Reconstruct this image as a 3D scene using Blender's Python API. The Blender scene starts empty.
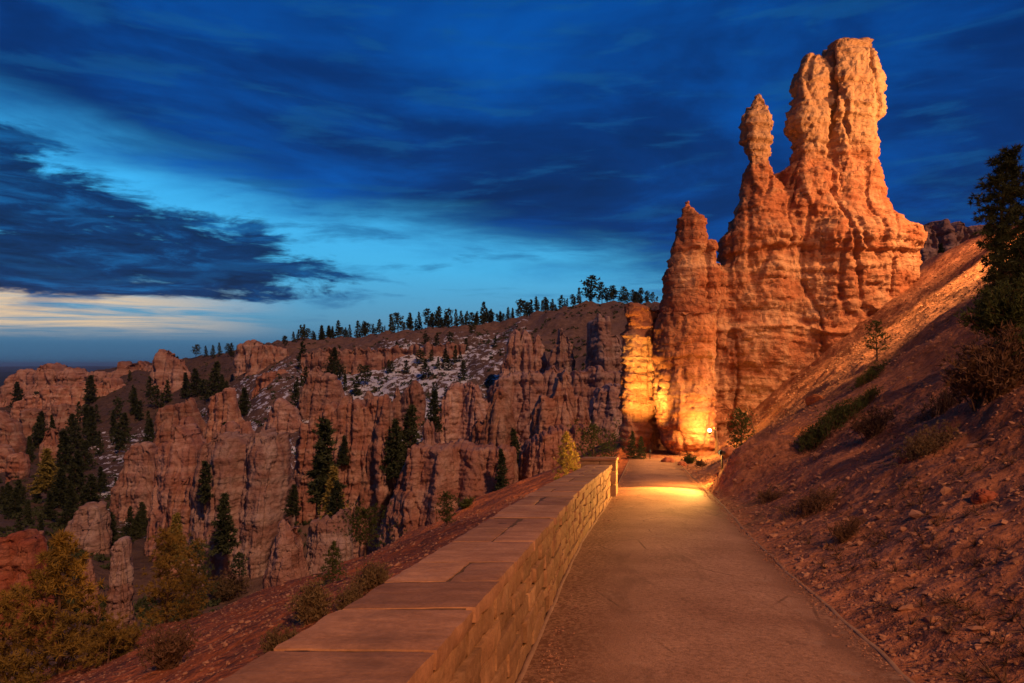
import bpy, math, random
import numpy as np
from mathutils import Vector

rng = np.random.default_rng(7)
random.seed(7)
F = 683.0; CX = 512.0; HY = 365.0
scene = bpy.context.scene
col = scene.collection
R = math.radians

# ------------------------------------------------------------------ helpers
def P(px, py, d):
    return np.array([d*(px-CX)/F, d, d*(HY-py)/F])

_perm = np.random.default_rng(11).permutation(256)
_perm = np.concatenate([_perm, _perm, _perm]).astype(np.int32)
_g = np.random.default_rng(12).normal(size=(256, 3)); _g /= np.linalg.norm(_g, axis=1)[:, None]
_g = _g.astype(np.float32)
def pn(x, y, z):
    x = np.asarray(x, np.float32); y = np.asarray(y, np.float32); z = np.asarray(z, np.float32)
    x, y, z = np.broadcast_arrays(x, y, z)
    xi = np.floor(x); yi = np.floor(y); zi = np.floor(z)
    fx = x-xi; fy = y-yi; fz = z-zi
    xi = xi.astype(np.int32) & 255; yi = yi.astype(np.int32) & 255; zi = zi.astype(np.int32) & 255
    u = fx*fx*fx*(fx*(fx*6-15)+10); v = fy*fy*fy*(fy*(fy*6-15)+10); w = fz*fz*fz*(fz*(fz*6-15)+10)
    def gr(a, b, c):
        h = _perm[_perm[_perm[xi+a]+yi+b]+zi+c]
        g = _g[h]
        return g[..., 0]*(fx-a)+g[..., 1]*(fy-b)+g[..., 2]*(fz-c)
    def L(a, b, t): return a+(b-a)*t
    r = L(L(L(gr(0,0,0), gr(1,0,0), u), L(gr(0,1,0), gr(1,1,0), u), v),
          L(L(gr(0,0,1), gr(1,0,1), u), L(gr(0,1,1), gr(1,1,1), u), v), w)
    return r*1.6
def fbm(x, y, z, o=4, lac=2.1, gain=.5):
    a = 1.; r = 0.; f = 1.
    for i in range(o):
        r = r + a*pn(np.asarray(x)*f+17.3*i, np.asarray(y)*f+5.1*i, np.asarray(z)*f+9.7*i); a *= gain; f *= lac
    return r
def hsh(i, j=0, k=0):
    i = np.asarray(i).astype(np.int64) & 255; j = np.asarray(j).astype(np.int64) & 255; k = np.asarray(k).astype(np.int64) & 255
    return _perm[_perm[_perm[i]+j]+k]/127.5-1.
def layers(z, seed, edge=.82):
    i = np.floor(z); f = z-i; t = np.clip((f-edge)/(1-edge), 0, 1); t = t*t*(3-2*t)
    sd = int(seed*37)
    return hsh(i, sd)*(1-t)+hsh(i+1, sd)*t
def blocks(x, y, z, seed):
    sd = int(seed*53); i = np.floor(z)
    u = x*.94+y*.34+1.7*hsh(i, sd, 3)*3; v = y*.94-x*.34+1.3*hsh(i, sd, 5)*3
    j = np.floor(u); k = np.floor(v); fu = np.abs(u-j-.5); fz = np.abs(z-i-.5)
    g = np.maximum(np.clip((fu-.40)/.10, 0, 1), np.clip((fz-.42)/.08, 0, 1))
    return hsh(i+7*k, j, sd)*(1-g*.6)-.7*g
def sstep(a, b, x):
    t = np.clip((x-a)/(b-a), 0, 1); return t*t*(3-2*t)

def npmesh(name, verts, faces, mat=None, smooth=True, parent=None, link=True):
    verts = np.asarray(verts, np.float32).reshape(-1, 3); faces = np.asarray(faces, np.int32)
    me = bpy.data.meshes.new(name)
    me.vertices.add(len(verts)); me.vertices.foreach_set('co', verts.ravel())
    k = faces.shape[1]; n = len(faces)
    me.loops.add(n*k); me.loops.foreach_set('vertex_index', faces.ravel())
    me.polygons.add(n); me.polygons.foreach_set('loop_start', np.arange(n, dtype=np.int32)*k)
    me.polygons.foreach_set('loop_total', np.full(n, k, np.int32))
    me.polygons.foreach_set('use_smooth', np.full(n, smooth, bool))
    me.update(calc_edges=True); me.validate()
    if mat: me.materials.append(mat)
    o = bpy.data.objects.new(name, me)
    if link: col.objects.link(o)
    if parent: o.parent = parent
    return o
def normals(o):
    me = o.data; n = np.empty(len(me.vertices)*3, np.float32)
    me.vertex_normals.foreach_get('vector', n); return n.reshape(-1, 3)
def coords(o):
    me = o.data; c = np.empty(len(me.vertices)*3, np.float32); me.vertices.foreach_get('co', c); return c.reshape(-1, 3)
def setco(o, c):
    o.data.vertices.foreach_set('co', np.asarray(c, np.float32).ravel()); o.data.update()
def gridfaces(nr, nc, wrap=False):
    i = np.arange(nr-1)[:, None]; j = np.arange(nc if wrap else nc-1)[None, :]; j2 = (j+1) % nc
    return np.stack([i*nc+j, i*nc+j2, (i+1)*nc+j2, (i+1)*nc+j], -1).reshape(-1, 4)
class MB:
    def __init__(s): s.v = []; s.f = []; s.n = 0
    def add(s, v, f):
        v = np.asarray(v, np.float32).reshape(-1, 3); s.v.append(v); s.f.append(np.asarray(f, np.int32)+s.n); s.n += len(v)
    def build(s, name, mat, parent=None, smooth=True):
        return npmesh(name, np.concatenate(s.v), np.concatenate(s.f), mat, smooth, parent)
def tube(path, rad, n=8, cap=True):
    path = np.asarray(path, float); m = len(path); rad = np.broadcast_to(rad, (m,))
    vs = []
    for i in range(m):
        t = path[min(i+1, m-1)]-path[max(i-1, 0)]; t = t/(np.linalg.norm(t)+1e-9)
        a = np.cross(t, [0.3, 1, .1] if abs(t[1]) < .9 else [1, 0, 0]); a /= np.linalg.norm(a); b = np.cross(t, a)
        th = np.arange(n)*2*np.pi/n
        vs.append(path[i]+rad[i]*(np.cos(th)[:, None]*a+np.sin(th)[:, None]*b))
    f = gridfaces(m, n, True)
    v = np.concatenate(vs)
    if cap:
        k = len(v); v = np.concatenate([v, path[:1], path[-1:]])
        j = np.arange(n); j2 = (j+1) % n
        f = np.concatenate([f, np.stack([np.full(n, k), j2, j, j], -1), np.stack([np.full(n, k+1), (m-1)*n+j, (m-1)*n+j2, (m-1)*n+j2], -1)])
    return v, f
def tag(o, label=None, cat=None, group=None, kind=None):
    if label: o['label'] = label
    if cat: o['category'] = cat
    if group: o['group'] = group
    if kind: o['kind'] = kind
    return o
def empty(name, loc, label=None, cat=None, group=None):
    o = bpy.data.objects.new(name, None); col.objects.link(o); o.location = [float(a) for a in loc]; o.empty_display_size = .2
    return tag(o, label, cat, group)
def dup(root):
    r = root.copy(); col.objects.link(r)
    for ch in list(root.children):
        c = ch.copy(); col.objects.link(c); c.parent = r
    return r

# ------------------------------------------------------------------ materials
class NT:
    def __init__(s, nt): s.nt = nt; nt.nodes.clear()
    def n(s, t, **k):
        nd = s.nt.nodes.new(t)
        for a, b in k.items(): setattr(nd, a, b)
        return nd
    def l(s, a, b): s.nt.links.new(a, b)
    def put(s, sock, v):
        if isinstance(v, bpy.types.NodeSocket): s.l(v, sock)
        else: sock.default_value = v
    def m(s, op, a, b=0., c=0., clamp=False):
        nd = s.n('ShaderNodeMath', operation=op, use_clamp=clamp)
        s.put(nd.inputs[0], a); s.put(nd.inputs[1], b); s.put(nd.inputs[2], c); return nd.outputs[0]
    def ss(s, v, a, b):
        nd = s.n('ShaderNodeMapRange', interpolation_type='SMOOTHSTEP', clamp=True)
        s.put(nd.inputs['Value'], v); s.put(nd.inputs['From Min'], a); s.put(nd.inputs['From Max'], b); return nd.outputs[0]
    def xyz(s, x, y, z):
        nd = s.n('ShaderNodeCombineXYZ'); s.put(nd.inputs[0], x); s.put(nd.inputs[1], y); s.put(nd.inputs[2], z); return nd.outputs[0]
    def noise(s, vec, scale, detail=4, rough=.55, dist=0.):
        nd = s.n('ShaderNodeTexNoise'); s.put(nd.inputs['Vector'], vec); s.put(nd.inputs['Scale'], scale)
        nd.inputs['Detail'].default_value = detail; nd.inputs['Roughness'].default_value = rough; nd.inputs['Distortion'].default_value = dist
        return nd.outputs['Fac']
    def scale(s, vec, x, y, z):
        nd = s.n('ShaderNodeVectorMath', operation='MULTIPLY'); s.put(nd.inputs[0], vec); nd.inputs[1].default_value = (x, y, z); return nd.outputs[0]
    def ramp(s, f, stops):
        nd = s.n('ShaderNodeValToRGB'); s.put(nd.inputs[0], f); e = nd.color_ramp.elements
        while len(e) < len(stops): e.new(.5)
        for i, (p, c) in enumerate(stops): e[i].position = p; e[i].color = (*c, 1)
        return nd.outputs[0]
    def mix(s, f, a, b, mode='MIX'):
        nd = s.n('ShaderNodeMix', data_type='RGBA', blend_type=mode); s.put(nd.inputs[0], f)
        for q, v in ((6, a), (7, b)): s.put(nd.inputs[q], (*v, 1) if isinstance(v, tuple) and len(v) == 3 else v)
        return nd.outputs[2]
    def bump(s, h, strength, dist, prev=None):
        nd = s.n('ShaderNodeBump'); nd.inputs['Strength'].default_value = strength; nd.inputs['Distance'].default_value = dist
        s.l(h, nd.inputs['Height'])
        if prev: s.l(prev, nd.inputs['Normal'])
        return nd.outputs[0]
def mat(name):
    m = bpy.data.materials.new(name); m.use_nodes = True; t = NT(m.node_tree)
    o = t.n('ShaderNodeOutputMaterial'); b = t.n('ShaderNodeBsdfPrincipled'); t.l(b.outputs[0], o.inputs[0])
    b.inputs['Roughness'].default_value = .95; b.inputs['Specular IOR Level'].default_value = .15
    return m, t, b
def rock_mat(name, cols, unit, bs=1.0, vein=.5, tint=False, cap=None):
    m, t, b = mat(name)
    pos = t.n('ShaderNodeNewGeometry').outputs['Position']
    warp = t.noise(t.scale(pos, .12/unit, .12/unit, .3/unit), 1, 3)
    sep = t.n('ShaderNodeSeparateXYZ'); t.l(pos, sep.inputs[0])
    z = t.m('ADD', t.m('DIVIDE', sep.outputs[2], unit), t.m('MULTIPLY', warp, 1.6))
    band = t.noise(t.xyz(0., 0., z), .45, 3, .65)
    k = len(cols); st = [(.28+.44*i/(k-1), c) for i, c in enumerate(cols)]
    c = t.ramp(band, st)
    blotch = t.noise(t.scale(pos, 1/unit, 1/unit, .8/unit), .5, 5, .6)
    c = t.mix(t.ss(blotch, .42, .75), c, cols[-1])
    streak = t.noise(t.scale(pos, 2.2/unit, 2.2/unit, .25/unit), 1., 4, .6)
    dk = t.mix(.55, c, (.16, .07, .04), 'MIX')
    c = t.mix(t.m('MULTIPLY', t.ss(streak, .55, .75), vein), c, dk)
    lam = t.noise(t.xyz(t.m('MULTIPLY', sep.outputs[0], .15/unit), t.m('MULTIPLY', sep.outputs[1], .15/unit), z), 3.2, 4, .7)
    c = t.mix(.75, c, t.ramp(lam, [(.34, (.62, .55, .52)), (.46, (1, 1, 1)), (.62, (1.12, 1.14, 1.16))]), 'MULTIPLY')
    fine = t.noise(pos, 7/unit, 4, .6)
    c = t.mix(.35, c, t.ramp(fine, [(.3, (.55, .5, .5)), (.7, (1.3, 1.3, 1.3))]), 'MULTIPLY')
    if tint:
        rn = t.n('ShaderNodeObjectInfo').outputs['Random']
        c = t.mix(.85, c, t.ramp(rn, [(0, (.80, .74, .72)), (.25, (1.15, .98, .9)), (.5, (.9, .95, .98)), (.75, (1.3, 1.27, 1.25)), (1, (.85, .74, .69))]), 'MULTIPLY')
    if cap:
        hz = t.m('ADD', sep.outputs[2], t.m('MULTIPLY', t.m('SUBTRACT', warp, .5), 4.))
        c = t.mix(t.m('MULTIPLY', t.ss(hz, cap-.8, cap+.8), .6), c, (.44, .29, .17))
    t.l(c, b.inputs['Base Color'])
    f2 = t.noise(t.scale(pos, 1, 1, 1.6), 2.2/unit, 6, .62)
    f3 = t.noise(t.xyz(0., 0., z), 2.6, 3, .6)
    vor = t.n('ShaderNodeTexVoronoi', feature='F1'); t.l(t.scale(pos, 1.6/unit, 1.6/unit, 1.1/unit), vor.inputs['Vector']); vor.inputs['Scale'].default_value = 1.4
    bp = t.bump(f2, .55*bs, .16*unit)
    bp = t.bump(f3, .4*bs, .12*unit, bp)
    bp = t.bump(vor.outputs['Distance'], .35*bs, .22*unit, bp)
    ve = t.n('ShaderNodeTexVoronoi', feature='DISTANCE_TO_EDGE'); t.l(t.scale(pos, 1.9/unit, 1.9/unit, 3.2/unit), ve.inputs['Vector']); ve.inputs['Scale'].default_value = 1.0; ve.inputs['Randomness'].default_value = .9
    bp = t.bump(t.ss(ve.outputs['Distance'], .0, .09), .5*bs, .08*unit, bp)
    fl = t.noise(t.xyz(t.m('MULTIPLY', sep.outputs[0], .5/unit), t.m('MULTIPLY', sep.outputs[1], .5/unit), t.m('MULTIPLY', z, 5.)), 1., 4, .7)
    bp = t.bump(fl, .7*bs, .10*unit, bp)
    t.l(bp, b.inputs['Normal'])
    return m
ORANGE = [(.28, .095, .05), (.40, .165, .08), (.33, .12, .06), (.45, .23, .125), (.50, .30, .18)]
PINK = [(.27, .14, .105), (.38, .235, .185), (.32, .17, .13), (.44, .30, .245), (.50, .37, .31)]
RED = [(.28, .08, .04), (.36, .12, .06), (.32, .09, .05), (.40, .17, .10)]
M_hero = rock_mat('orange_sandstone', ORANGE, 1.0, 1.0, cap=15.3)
M_fin = rock_mat('pink_limestone', PINK, 2.2, .9, .6, tint=True)
M_fin2 = rock_mat('orange_limestone', [tuple(.35*a+.65*b for a, b in zip(p, q)) for p, q in zip(ORANGE, PINK)], 2.0, .9, .6, tint=True)
M_far = rock_mat('far_limestone', PINK, 5.0, .8, tint=True)
M_red = rock_mat('red_sandstone', RED, .8)

def simple(name, c1, c2, sc, bumpd=.01, bs=.6, rough=.95, detail=6):
    m, t, b = mat(name); pos = t.n('ShaderNodeNewGeometry').outputs['Position']
    f = t.noise(pos, sc, detail, .62)
    t.l(t.ramp(f, [(.3, c1), (.7, c2)]), b.inputs['Base Color']); b.inputs['Roughness'].default_value = rough
    t.l(t.bump(f, bs, bumpd), b.inputs['Normal']); return m
M_bark = simple('pine_bark', (.06, .035, .022), (.16, .09, .06), 9)
M_wood = simple('weathered_wood', (.12, .07, .04), (.25, .15, .09), 14)
M_stone = simple('loose_stone', (.22, .10, .06), (.46, .25, .16), 3)
M_metal = simple('dark_metal', (.02, .02, .02), (.04, .04, .04), 8, rough=.5)
def leaf(name, c1, c2, sc=1.5):
    m, t, b = mat(name); pos = t.n('ShaderNodeNewGeometry').outputs['Position']
    oi = t.n('ShaderNodeObjectInfo').outputs['Random']
    f = t.noise(pos, sc, 3, .6)
    f = t.m('ADD', f, t.m('MULTIPLY', t.m('SUBTRACT', oi, .5), .25))
    t.l(t.ramp(f, [(.25, c1), (.75, c2)]), b.inputs['Base Color'])
    b.inputs['Roughness'].default_value = .7
    return m
M_pine = leaf('dark_needles', (.03, .042, .02), (.08, .098, .042), .4)
M_pine2 = leaf('warm_lit_olive_needles', (.11, .08, .018), (.28, .18, .04), 1.2)  # olive needles of the near trees, warm light painted into the colour
M_pine3 = leaf('green_needles', (.04, .06, .018), (.085, .10, .03), 1.5)
M_sage = leaf('sage_leaf', (.10, .07, .035), (.20, .14, .07), 3)
M_twig = leaf('dry_twig', (.08, .045, .028), (.17, .095, .055), 3)
M_pine_lit = leaf('floodlit_needles', (.22, .19, .04), (.40, .32, .08), 2)  # bright needle colour with the floodlight's yellow painted in

# ------------------------------------------------------------------ terrain
XT = np.array([-2.5, -.9, -.53, -.274, -.18, -.05, .07, .14, .19, .3, .45, .6, .7145, .85, 1.1, 2.5])
DRT = np.array([22, 24, 29, 25, 30, 44, 50, 54, 60, 62, 62, 56, 43, 38, 34, 28.])
CPX = np.array([-500, -100, 0, 150, 300, 450, 600, 750, 900, 1050, 1500.])
CD = np.array([40, 80, 120, 150, 180, 220, 260, 300, 350, 400, 550, 650, 800, 1000, 1500, 3000, 8000, 60000.])
CZ = np.array([
 [-18,-30,-34,-38,-40,-42,-46,-50,-54,-58,-60,-60,-58,-54,-120,-200,-200,-200],
 [-18,-28,-34,-36,-38,-41,-44,-47,-50,-54,-58,-58,-52,-46,-120,-200,-200,-200],
 [-18,-28,-34,-36,-38,-41,-44,-47,-50,-53,-56,-54,-46,-36,-120,-200,-200,-200],
 [-20,-34,-41,-42,-43,-43,-42,-41,-39,-36,-25,-10, 2,  0,-80,-200,-200,-200],
 [-20,-34,-40,-40,-34,-24,-16,-9, -3, 3, 18, 22, 24, 22,-40,-180,-200,-200],
 [-16,-24,-27,-26,-22,-16,-8, 0,  9, 19, 28, 32, 34, 36,-10,-150,-200,-200],
 [-12,-20,-26,-26,-22,-12, 0,12, 28, 35, 42, 46, 48, 48, 10,-100,-200,-200],
 [-12,-18,-20,-16,-10, 0,10, 20, 30, 38, 46, 50, 55, 55, 20,-100,-200,-200],
 [  0,  2,  8, 18, 26, 30, 34, 36, 38, 40, 46, 50, 55, 55, 20,-100,-200,-200],
 [  4,  4, 10, 20, 28, 32, 36, 40, 42, 44, 50, 55, 60, 60, 20,-100,-200,-200],
 [  4,  4, 10, 20, 28, 32, 36, 40, 42, 44, 50, 55, 60, 60, 20,-100,-200,-200]], float)
def zcanyon(x, y):
    y = np.maximum(y, 30); px = np.clip(CX+F*x/y, CPX[0], CPX[-1]); ld = np.log(y)
    i = np.clip(np.searchsorted(CPX, px)-1, 0, len(CPX)-2); u = (px-CPX[i])/(CPX[i+1]-CPX[i])
    L = np.log(CD); j = np.clip(np.searchsorted(L, ld)-1, 0, len(L)-2); v = np.clip((ld-L[j])/(L[j+1]-L[j]), 0, 1)
    u = u*u*(3-2*u)
    z = (CZ[i, j]*(1-u)+CZ[i+1, j]*u)*(1-v)+(CZ[i, j+1]*(1-u)+CZ[i+1, j+1]*u)*v
    amp = np.clip(y*.012, .6, 5)
    rid = 1-np.abs(pn(x/32, y/45, 3.3))*2
    z = z+amp*1.0*(rid-.6)+amp*.6*fbm(x/13, y/13, 1.7, 4)
    far = sstep(3000, 14000, y)
    z = z+far*(60*fbm(x/4200, y/6000, 8.8, 3)+70*sstep(22000, 34000, y)*np.clip(fbm(x/7000, .5, 2.2, 3)+.35, 0, 2))
    return z
def bow(y): return -.12*np.exp(-((np.asarray(y, float)-10.)/4.5)**2)
def lat(x, y): return x+.83-.192*y-bow(y)
def pathz(y): return -1.7-.097*np.minimum(y, 40)-.02*np.maximum(y-40, 0)
PW = 2.65
def terr(x, y):
    x = np.asarray(x, float); y = np.asarray(y, float)
    s = lat(x, y); pz = pathz(y)
    t = np.maximum(s-PW, 0); t = np.maximum(t-1.9*sstep(27, 36, y)*sstep(11, 3, t), 0); u = np.maximum(-(s+.55), 0)
    g = .66*(t-.6*(1-np.exp(-t/.9)))+.002*np.minimum(t, 20)**2
    g = g+np.minimum(t*.35, 1)*(.34*fbm(x/4.5, y/6, .3, 3)+.13*fbm(x/1.1, y/1.1, 5., 4)+.10*(.3-np.abs(pn(x/1.6, y/3.5, 6.))))+np.minimum(t, .4)*.12*pn(x/.35, y/.35, 1.)
    g = g+np.where(s > PW, (1.0+.35*fbm(x/.7, y/.7, 3., 3))*np.exp(-((s-PW-1.1)/.95)**2-((y-18.4)/1.3)**2), 0)*np.minimum(np.maximum(s-PW, 0)*4, 1)
    bk = np.where(u > 0, .30-.36*u+np.minimum(u, 1)*(.22*fbm(x/3.5, y/5, 4.4, 3)+.06*fbm(x/.7, y/.7, 2., 2)), np.where(s < 0, .0, 0))
    bk = bk*np.where(u > 0, np.minimum(1, .3+u*3), 1) if False else bk
    zn = pz+np.where(s > PW, g, 0)+np.where(u > 0, bk, 0)-.015
    X = x/np.maximum(y, 4); dr = np.interp(X, XT, DRT)+2.5*fbm(X*9, .3, .2, 2)
    over = np.maximum(y-dr, 0)
    zf = zn-1.1*over*over/(over+2.0)
    zc = zcanyon(x, y)
    return np.where(y < dr, zn, np.maximum(zf, np.minimum(zc, zn+np.maximum(over-8, 0)*.6)))
DS = np.geomspace(3, 4000, 5000)
def hit(px, py, dmin=3.):
    X = (px-CX)/F; z = terr(X*DS, DS)
    k = 0
    while True:
        q = (HY-py)/F*DS
        i = np.nonzero((z >= q) & (DS > dmin))[0]
        if len(i) and DS[i[0]] < 1300: break
        py += 1; k += 1
        if k > 60: return 300.
    return float(DS[i[0]])

def make_terrain():
    ap = np.arange(-620, 1700, 2.6)
    a = (ap-CX)/F
    d = np.concatenate([np.arange(-6, 4, .18), np.geomspace(4, 60000, 820)])
    A, D = np.meshgrid(a, d)
    # fan with its apex behind the viewpoint, so the near ground is covered too
    off = 9*np.exp(-np.maximum(D, -6)/14)
    Xm = A*(np.maximum(D, -6)+off); Y = D
    Z = terr(Xm, Y)
    o = npmesh('ground', np.stack([Xm, Y, Z], -1), gridfaces(len(d), len(a)))
    s = lat(Xm, Y); Xr = Xm/np.maximum(Y, 4); dr = np.interp(Xr, XT, DRT)
    px = CX+F*Xr
    colr = np.zeros(Xm.shape+(4,), np.float32); colr[..., 3] = 1
    near = (Y < dr+4)
    base = np.array([.19, .115, .085])
    c = np.broadcast_to(base, Xm.shape+(3,)).copy()
    c[near & (s > 0)] = (.36, .145, .075)
    c[near & (s <= 0)] = (.34, .105, .045)
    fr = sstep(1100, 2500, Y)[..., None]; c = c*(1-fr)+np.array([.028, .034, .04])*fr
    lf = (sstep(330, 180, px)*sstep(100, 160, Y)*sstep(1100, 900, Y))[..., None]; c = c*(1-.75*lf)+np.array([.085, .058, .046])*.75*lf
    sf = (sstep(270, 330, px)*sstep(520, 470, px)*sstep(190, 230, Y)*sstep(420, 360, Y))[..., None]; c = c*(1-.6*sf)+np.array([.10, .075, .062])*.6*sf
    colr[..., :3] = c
    sn = sstep(290, 335, px)*sstep(500, 455, px)*sstep(205, 235, Y)*sstep(345, 315, Y)
    sn = np.maximum(sn, .72*sstep(330, 360, px)*sstep(480, 430, px)*sstep(315, 330, Y)*sstep(390, 370, Y))
    sn = np.maximum(sn, .62*sstep(60, 120, px)*sstep(560, 500, px)*sstep(140, 200, Y)*sstep(420, 380, Y))
    me = o.data
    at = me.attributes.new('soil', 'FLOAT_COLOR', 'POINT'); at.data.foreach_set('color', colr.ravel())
    at = me.attributes.new('snow', 'FLOAT', 'POINT'); at.data.foreach_set('value', sn.astype(np.float32).ravel())
    m, t, b = mat('canyon_soil')
    pos = t.n('ShaderNodeNewGeometry').outputs['Position']
    soil = t.n('ShaderNodeAttribute', attribute_name='soil').outputs['Color']
    snow = t.n('ShaderNodeAttribute', attribute_name='snow').outputs['Fac']
    n1 = t.noise(pos, .35, 5, .6); n2 = t.noise(pos, 6, 5, .7); n3 = t.noise(pos, 28, 3, .7)
    cc = t.mix(.8, soil, t.ramp(n1, [(.3, (.62, .6, .6)), (.7, (1.35, 1.4, 1.4))]), 'MULTIPLY')
    cc = t.mix(.7, cc, t.ramp(n2, [(.3, (.5, .48, .48)), (.5, (1, 1, 1)), (.72, (1.7, 1.8, 1.9))]), 'MULTIPLY')
    cc = t.mix(.6, cc, t.ramp(n3, [(.3, (.55, .55, .55)), (.7, (1.4, 1.45, 1.5))]), 'MULTIPLY')
    sk = t.noise(t.scale(pos, .28, .16, .5), 1., 6, .72)
    sm = t.ss(t.m('ADD', sk, t.m('MULTIPLY', snow, .20)), .665, .69)
    cc = t.mix(t.m('MULTIPLY', sm, t.ss(snow, .02, .1)), cc, (.68, .74, .84))
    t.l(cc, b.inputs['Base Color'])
    bp = t.bump(n1, .8, 1.6); bp = t.bump(n2, .8, .10, bp); bp = t.bump(n3, .7, .02, bp); t.l(bp, b.inputs['Normal'])
    me.materials.append(m)
    tag(o, kind='structure')
make_terrain()

# ------------------------------------------------------------------ path
def make_path():
    ys = np.concatenate([np.arange(-6, 12, .12), np.arange(12, 41, .3)]); ss = np.linspace(0, PW, 34)
    S, Y = np.meshgrid(ss, ys)
    w = .03*fbm(0, Y*.8, 0, 3)*(S > PW-.01)
    X = S+w-.83+.192*Y+bow(Y)
    crown = .03*np.sin(np.pi*S/PW)
    Z = pathz(Y)+.012+crown+.006*fbm(X*1.3, Y*1.3, 0, 3)
    m, t, b = mat('path_gravel')
    pos = t.n('ShaderNodeNewGeometry').outputs['Position']
    n1 = t.noise(pos, .9, 5, .6); n2 = t.noise(pos, 24, 4, .7); n3 = t.noise(pos, 90, 2, .6)
    c = t.ramp(n1, [(.3, (.28, .145, .085)), (.7, (.46, .265, .16))])
    sep = t.n('ShaderNodeSeparateXYZ'); t.l(pos, sep.inputs[0])
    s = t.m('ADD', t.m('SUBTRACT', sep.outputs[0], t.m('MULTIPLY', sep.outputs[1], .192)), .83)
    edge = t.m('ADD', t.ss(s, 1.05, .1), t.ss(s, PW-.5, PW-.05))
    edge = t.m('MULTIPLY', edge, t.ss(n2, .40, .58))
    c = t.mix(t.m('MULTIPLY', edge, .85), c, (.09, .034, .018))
    c = t.mix(.75, c, t.ramp(n2, [(.3, (.5, .48, .46)), (.5, (1, 1, 1)), (.7, (1.35, 1.35, 1.35))]), 'MULTIPLY')
    c = t.mix(.5, c, t.ramp(n3, [(.3, (.5, .5, .5)), (.7, (1.5, 1.5, 1.5))]), 'MULTIPLY')
    pt = t.noise(t.scale(pos, 1.6, .45, 1), 1., 6, .7, .5); c = t.mix(t.m('MULTIPLY', t.ss(pt, .52, .66), .45), c, (.15, .075, .045))
    pt2 = t.noise(pos, 3.1, 6, .75); c = t.mix(t.m('MULTIPLY', t.ss(pt2, .56, .70), .4), c, (.42, .28, .19))
    ck = t.n('ShaderNodeTexVoronoi', feature='DISTANCE_TO_EDGE'); t.l(t.scale(pos, 1., .6, 1.), ck.inputs['Vector']); ck.inputs['Scale'].default_value = .75
    ckm = t.m('MULTIPLY', t.ss(ck.outputs['Distance'], .012, .002), t.ss(n1, .5, .62)); c = t.mix(t.m('MULTIPLY', ckm, .6), c, (.07, .035, .02))
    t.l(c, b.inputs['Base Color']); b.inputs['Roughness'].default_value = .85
    bp = t.bump(n2, .6, .012); bp = t.bump(n3, .6, .004, bp); t.l(bp, b.inputs['Normal'])
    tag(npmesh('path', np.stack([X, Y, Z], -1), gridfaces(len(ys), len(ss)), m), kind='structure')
    # low edging strips on both sides of the path
    M_edge = simple('edging_stone', (.23, .135, .085), (.35, .22, .15), 8)
    mb = MB()
    for s0, wd, hh in ((PW-.005, .05, .006), (.0, .045, .015)):
        yy = np.arange(-6, 38, .25); w = .03*fbm(0, yy*.8, 0, 3) if s0 > 1 else .015*fbm(3, yy, 0, 2)
        prof = [(0, -.06), (0.004, hh*.8), (.02, hh), (wd-.02, hh), (wd-.004, hh*.8), (wd, -.06)]
        v = np.array([[[s0+w[i]+a-.83+.192*y+float(bow(y)), y, pathz(y)+.012+b+.006*math.sin(i*2.3)] for a, b in prof] for i, y in enumerate(yy)])
        mb.add(v, gridfaces(len(yy), len(prof)))
    tag(mb.build('path_edging', M_edge), kind='structure')
make_path()

# ------------------------------------------------------------------ stone wall
def block(mb, o, ax, ay, az, nx=6, ny=2, nz=5, rough=.02, seed=0, bev=.012):
    """rough stone: box from o spanned by ax (length), ay (depth), az (height)"""
    o, ax, ay, az = [np.asarray(q, float) for q in (o, ax, ay, az)]
    L = [np.linalg.norm(q) for q in (ax, ay, az)]
    def face(p0, u, v, nu, nv):
        a, b = np.meshgrid(np.linspace(0, 1, nu+1), np.linspace(0, 1, nv+1))
        return p0+a[..., None]*u+b[..., None]*v, gridfaces(nv+1, nu+1)
    fs = [face(o, ax, az, nx, nz), face(o+ay, az, ax, nz, nx), face(o+az, ax, ay, nx, ny), face(o, ay, ax, ny, nx), face(o, az, ay, nz, ny), face(o+ax, ay, az, ny, nz)]
    c = o+(ax+ay+az)/2; ex, ey, ez = ax/L[0], ay/L[1], az/L[2]
    Ainv = np.linalg.inv(np.stack([ex, ey, ez], 1))
    for v, f in fs:
        q = v.reshape(-1, 3)-c
        l = q@Ainv.T; h = np.array(L)/2
        inner = np.clip(l, -(h-bev), h-bev); dl = l-inner; n = np.linalg.norm(dl, axis=1, keepdims=True)
        l2 = inner+dl/np.maximum(n, 1e-9)*np.minimum(n, bev)
        w = l2[:, :1]*ex+l2[:, 1:2]*ey+l2[:, 2:]*ez+c
        nn = fbm(w[:, 0]*7+seed, w[:, 1]*7, w[:, 2]*9+seed*1.7, 3)
        dirn = (w-c); dirn /= np.linalg.norm(dirn, axis=1, keepdims=True)
        w = w+dirn*(nn*rough)[:, None]
        mb.add(w, f)
WL = np.array([.192, 1, -.097]); WL /= np.linalg.norm(WL)
WN = np.array([.98, -.19, 0]); WN /= np.linalg.norm(WN)
def wallp(y, s, h):
    return np.array([-.83+.192*y+s+float(bow(y)), y, pathz(y)+h])
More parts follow.
